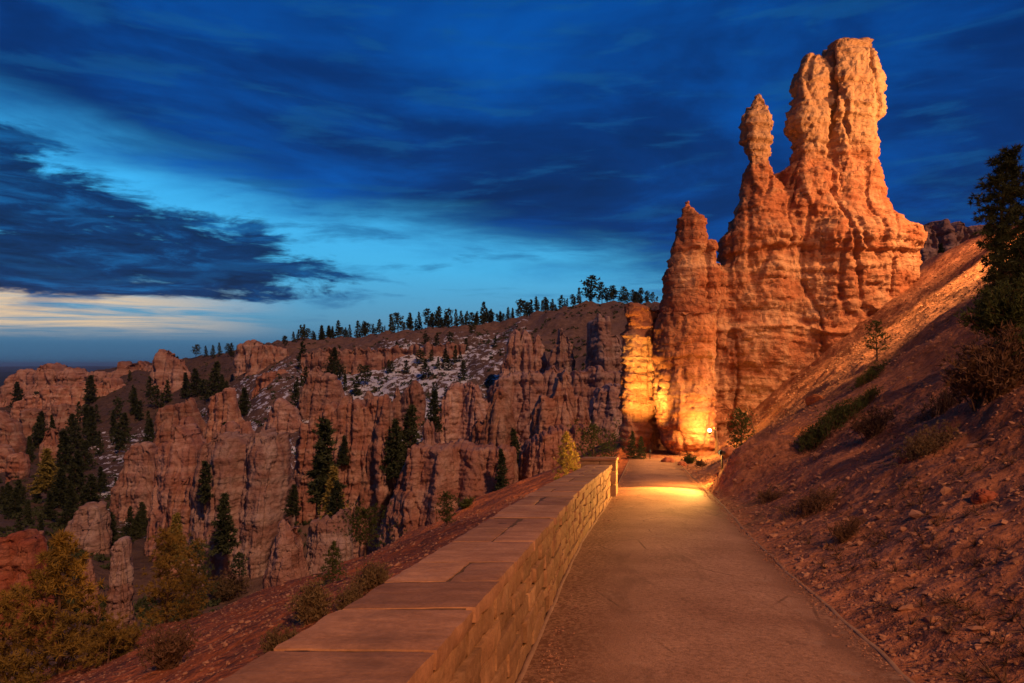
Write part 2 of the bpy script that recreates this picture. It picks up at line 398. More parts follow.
def make_wall():
    root = empty('stone_wall', wallp(6, -.3, 0), 'long low stone parapet wall with flat slab coping beside the gravel path', 'wall')
    inv = -np.array(root.location)
    m, t, b = mat('wall_sandstone')
    pos = t.n('ShaderNodeNewGeometry').outputs['Position']
    isl = t.n('ShaderNodeNewGeometry').outputs['Random Per Island']
    n1 = t.noise(pos, 3.2, 6, .65); n2 = t.noise(pos, 22, 4, .7)
    c = t.ramp(n1, [(.3, (.24, .13, .07)), (.55, (.33, .19, .105)), (.75, (.42, .27, .16))])
    c = t.mix(.6, c, t.ramp(isl, [(0, (.45, .40, .36)), (.5, (1, .95, .9)), (1, (1.35, 1.25, 1.1))]), 'MULTIPLY')
    c = t.mix(.55, c, t.ramp(n2, [(.3, (.6, .6, .6)), (.7, (1.35, 1.35, 1.35))]), 'MULTIPLY')
    t.l(c, b.inputs['Base Color']); b.inputs['Roughness'].default_value = .85
    t.l(t.bump(n2, .6, .012, t.bump(n1, .5, .03)), b.inputs['Normal'])
    m2, t, b = mat('coping_slab')
    pos = t.n('ShaderNodeNewGeometry').outputs['Position']
    isl = t.n('ShaderNodeNewGeometry').outputs['Random Per Island']
    n1 = t.noise(pos, 2.4, 6, .65); n2 = t.noise(pos, 40, 4, .7); n3 = t.noise(t.scale(pos, 3, 9, 3), 1.2, 5, .6)
    c = t.ramp(n1, [(.3, (.29, .15, .085)), (.7, (.44, .25, .15))])
    c = t.mix(.6, c, t.ramp(n3, [(.35, (.7, .66, .64)), (.65, (1.2, 1.2, 1.2))]), 'MULTIPLY')
    c = t.mix(.5, c, t.ramp(n2, [(.3, (.65, .65, .65)), (.7, (1.3, 1.3, 1.3))]), 'MULTIPLY')
    c = t.mix(.8, c, t.ramp(isl, [(0, (.68, .62, .6)), (.5, (1, .96, .93)), (1, (1.2, 1.16, 1.1))]), 'MULTIPLY')
    st = t.noise(pos, 1.1, 5, .7); c = t.mix(t.m('MULTIPLY', t.ss(st, .55, .7), .5), c, (.13, .07, .045))
    t.l(c, b.inputs['Base Color']); b.inputs['Roughness'].default_value = .85
    t.l(t.bump(n2, .5, .006, t.bump(n3, .5, .015)), b.inputs['Normal'])
    Y0, Y1 = -3.0, 17.6; rr = random.Random(3)
    # core
    mc = MB()
    ys = np.linspace(Y0, Y1, 60)
    prof = [(-.555, -.4), (-.555, .745), (-.075, .745), (-.075, -.4)]
    v = np.array([[wallp(y, s, h)+inv for s, h in prof] for y in ys]); mc.add(v, gridfaces(60, 4))
    mo = simple('mortar', (.09, .05, .03), (.15, .09, .055), 20)
    mc.build('mortar_core', mo, root)
    # face masonry: random coursed blocks on both faces
    for side, s0, dep in (('inner', -.075, .075), ('outer', -.615, .075)):
        mb = MB(); k = 0
        hcs = [0, .15, .29, .46, .60, .755]
        for ci in range(5):
            y = Y0+rr.uniform(0, .2)
            while y < Y1-.1:
                ln = rr.uniform(.22, .62)*(1.15 if hcs[ci+1]-hcs[ci] > .145 else .9)
                ln = min(ln, Y1-y)
                h0, h1 = hcs[ci], hcs[ci+1]
                w = .05*pn(y*.7, ci*3.1, .5); w2 = .05*pn(y*.7, ci*3.1+3.1, .5)
                h0 = h0+(w if ci else -.12); h1 = h1+(w2 if ci < 4 else 0)
                pr = rr.uniform(-.012, .02)
                a = wallp(y+.008, s0-(pr if side == 'outer' else 0), h0+.007)+inv
                bq = wallp(y+ln-.008, s0-(pr if side == 'outer' else 0), h0+.007)+inv
                cc = 9 if y < 10 and side == 'inner' else 4
                block(mb, a, bq-a, np.array([dep+pr, 0, 0]), np.array([0, 0, h1-h0-.014]), cc, 2, max(3, cc-3), .026, k*1.3, .014); k += 1
                y += ln
        mb.build('masonry', m, root)
    # coping slabs
    mb = MB(); y = Y0; k = 0; top = .755
    while y < Y1-.02:
        ln = rr.uniform(.38, .85); ln = min(ln, Y1-y)
        if Y1-y-ln < .3: ln = Y1-y
        step = rr.uniform(-.005, .005); off = rr.uniform(-.012, .012)
        split = rr.random() < .5
        pieces = [(-.62+off, .655)] if not split else ([(-.62+off, .28+rr.uniform(-.04, .1))])
        if split:
            w0 = pieces[0][1]; pieces.append((-.62+off+w0+.011, .655-w0-.011))
        for s0, wd in pieces:
            sk = rr.uniform(-.03, .03)
            a = wallp(y+.007, s0, top+.003)+inv; bq = wallp(y+ln-.007, s0, top+.003)+inv
            block(mb, a, bq-a, np.array([wd, sk, 0]), np.array([0, 0, .088+step+rr.uniform(-.002, .002)]), 12 if y < 8 else 5, 10 if y < 8 else 4, 3, .011, k*2.1, .016); k += 1
        y += ln
    mb.build('coping', m2, root)
    yy = np.linspace(Y0, Y1-.01, 60); v = np.array([[wallp(q, a_, h_)+inv for a_, h_ in ((-.57, .76), (-.57, .837), (-.02, .837), (-.02, .76))] for q in yy])
    mc = MB(); mc.add(v, gridfaces(60, 4)); mc.build('joint_mortar', mo, root)
    # end pier
    mb = MB()
    for (y, ln, s, w, h0, h1) in ((17.62, 1.1, -.78, .92, -.3, .32), (17.62, .5, -.78, .92, .327, .66), (18.13, .59, -.78, .92, .327, .66), (17.62, 1.1, -.78, .48, .667, .93), (17.62, 1.1, -.295, .435, .667, .93)):
        a = wallp(y, s, h0)+inv; bq = wallp(y+ln, s, h0)+inv
        block(mb, a, bq-a, np.array([w, 0, 0]), np.array([0, 0, h1-h0]), 7, 7, 5, .018, k, .02); k += 1
    mb.build('end_pier', m, root)
    mb = MB(); a = wallp(17.60, -.80, .935)+inv; bq = wallp(18.74, -.80, .935)+inv
    block(mb, a, bq-a, np.array([.96, 0, 0]), np.array([0, 0, .07]), 9, 9, 3, .012, 4, .015); mb.build('pier_cap', m2, root)
make_wall()

# ------------------------------------------------------------------ hero rocks (voxel-fused columns, then weathered)
def loft(rows, dc, ratio, seg=56, sub=5, pw=2.4, tilt=0):
    rows = np.array(rows, float); py = rows[:, 0]
    pp = np.linspace(py[0], py[-1], int(max(10, (py[-1]-py[0])/2.2)))
    Lx = np.interp(pp, py, rows[:, 1]); Rx = np.interp(pp, py, rows[:, 2])
    th = np.arange(seg)*2*np.pi/seg; cs, sn = np.cos(th), np.sin(th)
    e = 2/pw; cx = np.sign(cs)*np.abs(cs)**e; sy = np.sign(sn)*np.abs(sn)**e
    V = []
    for p, l, r in zip(pp, Lx, Rx):
        d = dc; c = (l+r)/2; hw = (r-l)/2*d/F
        V.append(np.stack([d*(c-CX)/F+hw*cx, d+hw*ratio*sy, np.full(seg, d*(HY-p)/F)], -1))
    V = np.array(V); n = len(V)
    v = V.reshape(-1, 3); f = gridfaces(n, seg, True)
    v = np.concatenate([v, V[0].mean(0)[None], V[-1].mean(0)[None]]); k = n*seg
    j = np.arange(seg); j2 = (j+1) % seg
    f = np.concatenate([f, np.stack([np.full(seg, k), j2, j, j], -1)[:, :4], np.stack([np.full(seg, k+1), (n-1)*seg+j, (n-1)*seg+j2, (n-1)*seg+j2], -1)])
    return v, f
def tri_fix(name, mb):
    # polygons whose last two indices repeat become triangles
    v = np.concatenate(mb.v); f = np.concatenate(mb.f)
    me = bpy.data.meshes.new(name)
    fl = [tuple(q) if q[2] != q[3] else tuple(q[:3]) for q in f.tolist()]
    me.from_pydata(v.tolist(), [], fl); me.update(); return me
def fuse(name, lofts, vox):
    mb = MB()
    for v, f in lofts: mb.add(v, f)
    me = tri_fix(name, mb); o = bpy.data.objects.new(name, me); col.objects.link(o)
    md = o.modifiers.new('r', 'REMESH'); md.mode = 'VOXEL'; md.voxel_size = vox; md.use_smooth_shade = True
    dg = bpy.context.evaluated_depsgraph_get(); me2 = bpy.data.meshes.new_from_object(o.evaluated_get(dg))
    o.modifiers.clear(); o.data = me2; bpy.data.meshes.remove(me)
    return o
def weather(o, u, seed, flute=1., led=1., crack=False):
    for step in range(2):
        c = coords(o); n = normals(o); x, y, z = c.T
        hz = np.sqrt(n[:, 0]**2+n[:, 1]**2)
        if step == 0:
            wv = .5*pn(x/5, y/5, z/9+seed)+.12*pn(x/1.1, y/1.1, z/1.1)
            zz = z+wv
            a = pn(x/3.4/u, y/3.4/u, z/12/u+seed)*.34*flute+layers((x+.4*y)/1.9/u+.5*pn(x/3, y/3, z/4), seed+9, .8)*.16*flute
            rid = np.abs(pn(x/2.0/u+seed, y/2.0/u, z/8/u)); a += (.13-np.minimum(rid, .13))*-2.6*flute
            rid = np.abs(pn(x/.9/u+seed, y/.9/u, z/3/u)); a += (.08-np.minimum(rid, .08))*-1.0*flute
            a += hz*led*(layers(zz/1.35/u, seed)*.20+layers(zz/.48/u, seed+1, .7)*.10)
            a += hz*pn(x/2.5, y/2.5, zz/.35/u)*.09
            if crack:
                pq = CX+F*x/D1+1.5*pn(.3, .3, z/1.5); pz_ = HY-F*z/D1
                a = a-.62*np.exp(-((pq-823.5)/1.7)**2)*sstep(215, 180, pz_)-.35*np.exp(-((pq-823-.16*(pz_-200))/1.8)**2)*sstep(190, 205, pz_)*sstep(330, 290, pz_)
            a = (a+.03)*u
        else:
            wx = .25*pn(x/.8, y/.8, z/.8); zz = z+.3*pn(x/4, y/4, .3)
            a = blocks((x+wx)/.8/u, (y+wx)/.8/u, zz/.55/u, seed)*.085*hz+blocks((x-wx)/.36/u, (y+wx)/.36/u, zz/.27/u, seed+2)*.04*hz
            a += .06*fbm(x/.6/u, y/.6/u, z/.4/u, 3, gain=.6)
            a *= u
        setco(o, c+n*np.asarray(a)[:, None].astype(np.float32))
    o.data.polygons.foreach_set('use_smooth', np.ones(len(o.data.polygons), bool))
def split(o, fn, names, root, m):
    me = o.data; c = coords(o); n = len(me.polygons)
    li = np.empty(len(me.loops), np.int32); me.loops.foreach_get('vertex_index', li)
    tot = np.empty(n, np.int32); me.polygons.foreach_get('loop_total', tot)
    if not (tot == 4).all(): raise RuntimeError('quads expected')
    q = li.reshape(-1, 4); cen = c[q].mean(1); key = fn(cen)
    inv = np.array(root.location, np.float32)
    for k, nm in enumerate(names):
        sel = q[key == k]
        if not len(sel): continue
        us, ix = np.unique(sel, return_inverse=True)
        npmesh(nm, c[us]-inv, ix.reshape(-1, 4), m, True, root)
    bpy.data.objects.remove(o); bpy.data.meshes.remove(me)

D1 = 50.0
R_ = [(46,828,866),(49,823,871),(70,820,876),(95,820,880),(112,819,882),(119,821,879),(126,825,871),(138,825,874),(152,824,878),(175,826,879),(200,821,883),(212,815,887),(222,806,896),(231,800,908),(262,800,910),(285,800,905),(310,790,898),(350,780,884),(470,760,880)]
M_ = [(57,805,819),(62,801,823),(90,794,827),(118,792,827),(130,792,826),(138,797,828),(165,792,829),(175,785,832),(200,776,835),(250,770,840),(330,765,840),(470,740,840)]
T_ = [(95,757,761),(101,753,766),(115,746,771),(140,743,774),(152,742,774),(160,745,772),(172,745,773),(180,744,778),(200,741,790),(222,731,796),(240,723,800),(270,717,800),(300,716,800),(335,712,800),(365,715,800),(470,712,800)]
hero = fuse('tower_tmp', [loft(R_, D1, .85, pw=3.6), loft(M_, D1-.3, .9, pw=3.2), loft(T_, D1-.8, .7, pw=3.2), loft([(262,714,722),(272,708,728),(300,704,730),(470,700,730)], D1-2.0, .8), loft([(176,770,800),(200,770,810),(400,750,830)], D1+.6, .7)], .09)
weather(hero, 1.0, 1.7, .8, 1., True)
r0 = empty('rock_tower', P(800, 440, D1), 'tall floodlit orange rock tower with twin pillars and a slim pinnacle above the path', 'rock formation')
def key_t(c):
    px = CX+F*c[:, 0]/D1; py = HY-F*c[:, 2]/D1
    k = np.full(len(c), 3)
    k[(py < 174) & (px < 781)] = 2; k[(py < 174) & (px >= 781) & (px < 822)] = 1; k[(py < 205) & (px >= 822)] = 0
    return k
split(hero, key_t, ['pillar', 'pillar', 'pinnacle', 'base'], r0, M_hero)

S1 = [(202,686,690),(208,684,695),(215,683,700),(226,681,704),(237,680,706),(244,677,703),(262,669,702),(282,667,705),(312,662,706),(330,658,710),(350,656,712)]
S2 = [(241,705,713),(247,700,716),(262,697,718),(285,695,719),(300,697,719),(313,697,717),(350,690,714)]
B1 = [(314,660,714),(335,656,714),(352,655,713),(370,656,713),(395,655,714),(420,656,714),(438,661,713),(452,668,712),(475,676,712)]
sp = fuse('spire_tmp', [loft(S1, 45, .85), loft(S2, 45.2, .9), loft(B1, 43.6, 1.0)], .085)
weather(sp, .8, 4.1, .6, .8)
r1 = empty('rock_spire', P(688, 466, 44), 'dark orange rock spire on a bulging lamplit boulder left of the tall tower', 'rock formation')
split(sp, lambda c: (HY-F*c[:, 2]/44 > 316).astype(int), ['spire', 'boulder'], r1, M_hero)
E1 = [(303,628,640),(307,625,652),(325,624,658),(345,624,657),(380,621,657),(410,620,655),(440,620,653),(475,621,653)]
E2 = [(308,640,662),(322,636,670),(345,636,672),(475,636,680)]
bt = fuse('buttress_tmp', [loft(E1, 45.5, .9), loft(E2, 46.6, .55)], .085)
weather(bt, .8, 8.6, .7, .9)
r2 = empty('rock_buttress', P(640, 466, 45.5), 'blocky rock buttress glowing yellow beside the path end', 'rock formation')
split(bt, lambda c: (c[:, 1] > 46.6).astype(int), ['front_face', 'back_wall'], r2, M_hero)

# ------------------------------------------------------------------ canyon fins
def fin(prof, base, d, T, label, m=None, name='rock_fin', cat='rock fin', seed=None, fl=1.0):
    prof = np.array(prof, float); seed = seed if seed is not None else len(bpy.data.objects)*.37
    u = d/F
    px0, px1 = prof[0, 0], prof[-1, 0]; wpx = px1-px0; hpx = base-prof[:, 1].min()
    n1 = int(np.clip(wpx*1.6, 60, 230)); M = int(np.clip(hpx*1.5, 40, 140))
    s = (1-np.cos(np.linspace(0, np.pi, n1)))/2*.5+np.linspace(0, 1, n1)*.5
    cxm = (prof[:, 0].mean()-CX)/F*d
    zt = float(terr(np.array([cxm]), np.array([d]))[0])
    zb = min((HY-base)*u, zt)-max(3., .06*d)*.8
    px = px0+s*wpx; H = (HY-np.interp(px, prof[:, 0], prof[:, 1]))*u
    cr = pn(px/5.5+seed*3, seed, .2)*3.2+pn(px/2.3, seed, 4.)*1.6; cr -= 3.5*np.maximum(0, .18-np.abs(pn(px/8+seed, 1.5, seed)))/.18
    wp = px+2.2*pn(px/4., seed, 3.); cr = cr+hsh(np.floor(wp/5.3), int(seed*29))*2.6+hsh(np.floor(wp/2.7), int(seed*31))*1.1
    H = H+cr*(.35 if 'flat topped' in label and 'chess' not in label else 1.)*u*np.clip((H-zb)/(H.max()-zb+1e-6), 0, 1)**2*min(1, hpx/24)
    v = np.maximum(1-(2*s-1)**6, 0)**.5
    # perimeter: front left->right then back right->left
    S = np.concatenate([s, s[::-1][1:-1]]); sg = np.concatenate([-np.ones(n1), np.ones(n1-2)])
    PX = px0+S*wpx; HH = np.concatenate([H, H[::-1][1:-1]]); V = np.concatenate([v, v[::-1][1:-1]])
    # towers: local mean height, to pinch the thickness in the notches
    rel = (HH-zb)/(H.max()-zb)
    t = np.linspace(0, 1, M)[:, None]
    W = T*(1-.62*t**1.25)*(.5+.5*rel**1.5)[None]
    X = (PX-CX)/F*d; X = np.broadcast_to(X[None], (M, len(X))).copy()
    Yc = d+.25*T*pn(X/(9*u)/2.2, seed, .1)
    Y = Yc+sg[None]*V[None]*W
    Z = zb+t*(HH-zb)[None]
    rows = [np.stack([X, Y, Z], -1)]
    top = rows[0][-1]
    for q, dz in ((.66, .5), (.33, .8), (.0, .9)):
        r = top.copy(); r[:, 1] = Yc[-1]+(top[:, 1]-Yc[-1])*q; r[:, 2] += dz*u; rows.append(r[None])
    G = np.concatenate(rows, 0); nr, nc = G.shape[:2]
    o = npmesh(name, G, gridfaces(nr, nc, True), m or M_fin)
    for step in range(2):
        c = coords(o); n = normals(o); x, y, z = c.T; n = n.copy(); hz = np.sqrt(n[:, 0]**2+n[:, 1]**2)
        L = max(u, .12)
        if step == 0:
            rid = np.abs(pn(x/(11*L)+seed, y/(11*L), z/(70*L)))
            a = (np.minimum(rid, .26)-.19)*15*L*fl
            rid = np.abs(pn(x/(5*L)+seed, y/(5*L)+2, z/(40*L)))
            a += (np.minimum(rid, .14)-.12)*9*L*fl
            a += pn(x/(24*L), y/(24*L), z/(50*L)+seed)*6*L
            zz = z+2.5*L*pn(x/(30*L), y/(30*L), .5)+.5*L*pn(x/(5*L), y/(5*L), z/(5*L))
            a += hz*(layers(zz/(7*L), 3.)*1.25+layers(zz/(3*L), 5., .7)*.6+pn(x/(14*L), y/(14*L), zz/(2.5*L))*1.0)*L
        else:
            wx = 1.2*L*pn(x/(4*L), y/(4*L), z/(4*L))
            a = blocks((x+wx)/(4*L), (y+wx)/(4*L), z/(3*L), seed)*.55*hz*L+fbm(x/(4*L), y/(4*L), z/(3.4*L), 3, gain=.6)*1.2*L
        dz = n*np.asarray(a)[:, None].astype(np.float32); dz[:, 2] *= .4; dz[:, 0] *= .6
        setco(o, c+dz)
    # origin at the base, so the object sits where the rock stands
    c = coords(o); org = np.array([c[:, 0].mean(), d, c[:, 2].min()], np.float32)
    setco(o, c-org); o.location = [float(q) for q in org]
    return tag(o, label, cat)
FIN = [
 ([(586,372),(590,324),(594,319),(598,316),(603,321),(607,319),(610,336),(614,333),(618,334),(622,345),(625,372)],380,230,9,'tall twin headed rock tower high on the rim left of the glowing buttress',0),
 ([(498,369),(506,360),(510,336),(513,332),(518,333),(521,350),(524,334),(527,331),(531,333),(533,345),(537,333),(541,336),(545,350),(547,369)],378,250,8,'row of three square rock towers below the rim pines',0),
 ([(546,368),(551,352),(557,342),(559,329),(562,328),(567,333),(571,346),(574,368)],376,240,7,'single tapering rock tower between the three square towers and the twin headed one',0),
 ([(466,425),(486,398),(500,378),(508,373),(520,376),(532,371),(545,374),(549,367),(562,372),(578,374),(590,369),(604,373),(625,371),(645,374)],470,190,15,'long dark fluted cliff below the rim towers',0),
 ([(526,452),(531,432),(535,409),(540,399),(548,397),(554,395),(557,383),(562,375),(567,374),(571,384),(573,398),(577,396),(582,397),(587,412),(590,440),(592,455)],500,128,9,'orange rock tower with a thin head behind the yellow lit pine',1),
 ([(514,500),(518,470),(521,452),(530,440),(545,432),(560,428),(580,428),(592,432),(606,440),(614,452),(620,478)],505,116,10,'broad ledged rock pedestal just left of the wall end',1),
 ([(469,448),(474,428),(478,419),(482,423),(488,412),(492,400),(496,390),(502,387),(507,392),(511,412),(514,430),(516,450)],458,150,8,'stepped pointed rock peak above the flat topped block',1),
 ([(584,445),(592,400),(600,388),(612,386),(622,382),(636,384),(645,400),(650,450)],470,160,9,'shadowed dark cliff behind the glowing buttress',0),
 ([(378,535),(388,515),(396,492),(406,462),(412,447),(420,445),(433,447),(452,445),(470,447),(490,447),(505,446),(513,447),(516,470),(518,500)],535,110,13,'wide flat topped orange rock block in the middle of the canyon',1),
 ([(421,448),(423,440),(425,428),(427,420),(430,422),(432,419),(434,428),(434,438),(437,448)],452,112,2.2,'small chess piece shaped pinnacle standing on the flat topped block',0),
 ([(350,528),(360,492),(367,460),(371,445),(376,428),(381,405),(384,398),(388,396),(391,402),(392,425),(391,440),(393,470),(394,500),(396,528)],535,124,7,'steep narrow rock fin left of the flat topped block',1),
 ([(296,440),(306,424),(318,414),(327,411),(331,404),(334,403),(338,411),(344,401),(348,396),(352,398),(354,407),(359,403),(364,408),(370,402),(376,400),(383,400),(390,412),(394,425)],485,168,11,'knobbly headed rock wall above the tall thin pines',1),
 ([(361,418),(366,394),(369,388),(372,394),(374,410),(379,403),(386,410),(393,398),(397,389),(401,402),(405,392),(411,386),(418,385),(423,394),(426,412)],430,205,6,'row of small dark hoodoos at the foot of the snowy slope',0),
 ([(424,445),(433,424),(439,408),(445,397),(451,386),(457,384),(462,387),(467,384),(471,380),(475,382),(479,392),(484,400),(500,404)],458,180,13,'double ridged rock cliff right of the snowy slope',0),
 ([(193,520),(202,478),(209,452),(214,442),(221,437),(228,433),(236,436),(243,433),(250,441),(256,436),(262,432),(270,433),(279,438),(287,433),(296,434),(303,430),(308,428),(311,440),(309,460),(302,482),(296,510),(292,560)],582,140,14,'massive pale rock fin with a lumpy crest in the left middle of the canyon',0),
 ([(146,560),(156,522),(162,485),(164,455),(169,443),(178,436),(184,430),(190,428),(196,431),(202,445),(206,470),(208,530)],565,158,12,'pale rounded rock wall left of the massive fin',0),
 ([(162,552),(170,518),(176,488),(181,481),(186,482),(191,476),(196,471),(200,474),(202,495),(205,525),(207,552)],566,140,7,'orange lit rock buttress at the foot of the pale rounded wall',1),
 ([(194,556),(197,522),(202,511),(206,507),(210,505),(213,520),(216,556)],566,135,4,'small orange lit rib between the rock buttress and the massive fin',1),
 ([(266,582),(273,556),(279,536),(284,523),(288,520),(291,527),(295,525),(299,538),(303,558),(306,588)],600,85,3.6,'small pale two headed hoodoo beyond the red bank',0),
 ([(300,585),(305,552),(310,525),(314,517),(318,519),(321,524),(325,517),(329,522),(333,518),(338,513),(344,512),(349,511),(352,535),(355,585)],598,90,5,'cluster of stubby hoodoo heads right of the small pale hoodoo',0),
 ([(248,367),(250,351),(256,347),(264,346),(274,347),(283,348),(287,353),(288,367)],369,420,14,'square orange rock block below the left end of the rim trees',1),
 ([(238,360),(243,346),(249,342),(256,341),(263,344),(269,350),(272,360)],364,445,12,'grey dome rock behind the square orange block',2),
 ([(248,422),(255,388),(257,376),(264,372),(274,373),(281,371),(287,378),(290,398),(294,424)],428,330,10,'ragged orange cliff directly under the square block',1),
 ([(203,436),(208,412),(212,398),(218,393),(226,394),(233,393),(236,400),(240,418),(244,440)],448,262,9,'flat headed orange rock butte left of the ragged cliff',1),
 ([(142,455),(154,442),(161,420),(165,409),(174,406),(183,404),(191,400),(196,410),(200,428),(206,446)],456,292,11,'layered wedge shaped rock ridge in the upper left canyon',1),
 ([(172,455),(180,430),(186,421),(190,418),(194,424),(199,438),(204,456)],462,250,6,'small pointed rock in front of the wedge shaped ridge',0),
 ([(216,448),(223,434),(228,426),(232,424),(236,433),(242,431),(248,425),(252,429),(256,440),(260,450)],460,205,6,'pair of knob headed rocks behind the massive fin',0),
 ([(256,438),(266,420),(273,408),(280,398),(286,402),(294,411),(299,418),(306,436)],450,232,9,'triangular pale rock peak behind the massive fin',0),
 ([(296,425),(305,392),(311,372),(316,366),(320,370),(324,376),(333,376),(339,384),(343,400),(348,418)],432,252,9,'leaning rock outcrop left of the snowy slope',0),
 ([(-30,415),(4,400),(16,377),(22,373),(33,371),(38,377),(46,370),(56,366),(60,369),(66,376),(72,370),(80,371),(88,380),(98,392)],420,800,40,'farthest serrated rock ridge at the left edge against the plain',2),
 ([(82,400),(89,374),(96,371),(104,371),(107,379),(112,373),(121,374),(124,365),(130,363),(135,364),(138,371),(141,363),(150,365),(160,366),(168,372),(172,390)],405,700,28,'row of square rock blocks at the left end of the far rim',2),
 ([(8,436),(16,412),(22,402),(32,397),(44,391),(54,386),(60,389),(66,389),(76,386),(90,384),(108,381),(124,385),(134,398)],440,600,26,'long orange stepped rock ridge below the serrated ridge',1),
 ([(12,455),(20,424),(26,414),(36,412),(48,413),(57,409),(66,405),(76,407),(84,416),(90,430)],458,500,18,'pale footed rock cliff below the orange stepped ridge',1),
 ([(-40,470),(-10,420),(0,412),(7,416),(14,424),(20,440),(24,465)],470,400,12,'rounded rock mass at the left edge of the picture',1),
 ([(5,492),(8,466),(11,457),(16,454),(21,455),(25,464),(27,492)],502,250,5,'egg shaped orange boulder at the far left',1),
 ([(38,475),(42,442),(47,431),(53,427),(57,432),(60,450),(63,476)],482,330,7,'small orange knob among the trees at left',1),
 ([(-40,500),(-14,455),(0,446),(6,447),(11,456),(14,490)],500,285,8,'low orange rock hump at the left edge above the egg shaped boulder',1),
 ([(-30,620),(-12,548),(-4,539),(3,539),(8,542),(11,552),(14,536),(18,530),(22,533),(24,546),(28,536),(33,541),(37,555),(40,600),(44,630)],640,60,3.2,'cluster of red rounded hoodoos at lower left behind the large pine',3),
 ([(29,565),(31,540),(34,530),(37,527),(40,532),(42,545),(45,568)],590,78,1.8,'grey rounded knob just right of the red hoodoos',2),
 ([(110,600),(114,574),(116,560),(118,552),(118,546),(121,541),(126,543),(127,552),(127,560),(130,575),(133,602)],612,95,2.6,'thin pale pedestal hoodoo standing alone among dark trees',0),
 ([(83,592),(85,572),(86,562),(88,557),(90,560),(91,570),(94,592)],602,92,1.4,'tiny pale hoodoo tip left of the thin pedestal hoodoo',2),
 ([(66,552),(74,522),(80,510),(88,508),(95,503),(101,508),(104,520),(110,552)],560,150,6,'broken grey rock outcrop on the lower left slope',2),
 ([(114,512),(122,482),(127,466),(130,452),(138,446),(147,442),(154,450),(159,475),(164,510)],530,195,8,'dim slumped rock rib left of the pale rounded wall',0),
 ([(150,374),(156,359),(161,354),(168,353),(175,352),(180,357),(184,362),(190,372)],378,565,14,'grey weathered rocks on the far rim above the left trees',2),
 ([(890,305),(902,236),(912,231),(920,230),(926,228),(929,224),(932,220),(936,227),(941,231),(948,232),(955,228),(960,226),(966,231),(980,231),(1000,228),(1030,233),(1070,240),(1090,305)],310,140,12,'dark grey cliff behind the ridge right of the tall tower',2),

 ([(300,356),(312,351),(330,349),(345,350),(360,348),(380,349),(400,347),(420,346),(436,343),(452,341),(466,346)],364,322,5,'long pale grey cliff band between the rim pines and the snow patches',0),
]
FM = [M_fin, M_fin2, M_far, M_red]
for pr, b, d, T, lb, mi in FIN:
    nm = 'rock_fin'; ct = 'rock fin'
    if 'hoodoo' in lb: nm, ct = 'hoodoo', 'hoodoo'
    elif 'pinnacle' in lb: nm, ct = 'pinnacle', 'pinnacle'
    elif 'tower' in lb: nm, ct = 'rock_tower', 'rock tower'
    elif 'cliff' in lb or 'wall' in lb: nm, ct = 'cliff', 'cliff'
    elif 'boulder' in lb or 'knob' in lb or 'dome' in lb or 'rocks' in lb or 'hump' in lb: nm, ct = 'rock_outcrop', 'rock'
    fin(pr, b, d, T, lb, FM[mi], nm, ct)

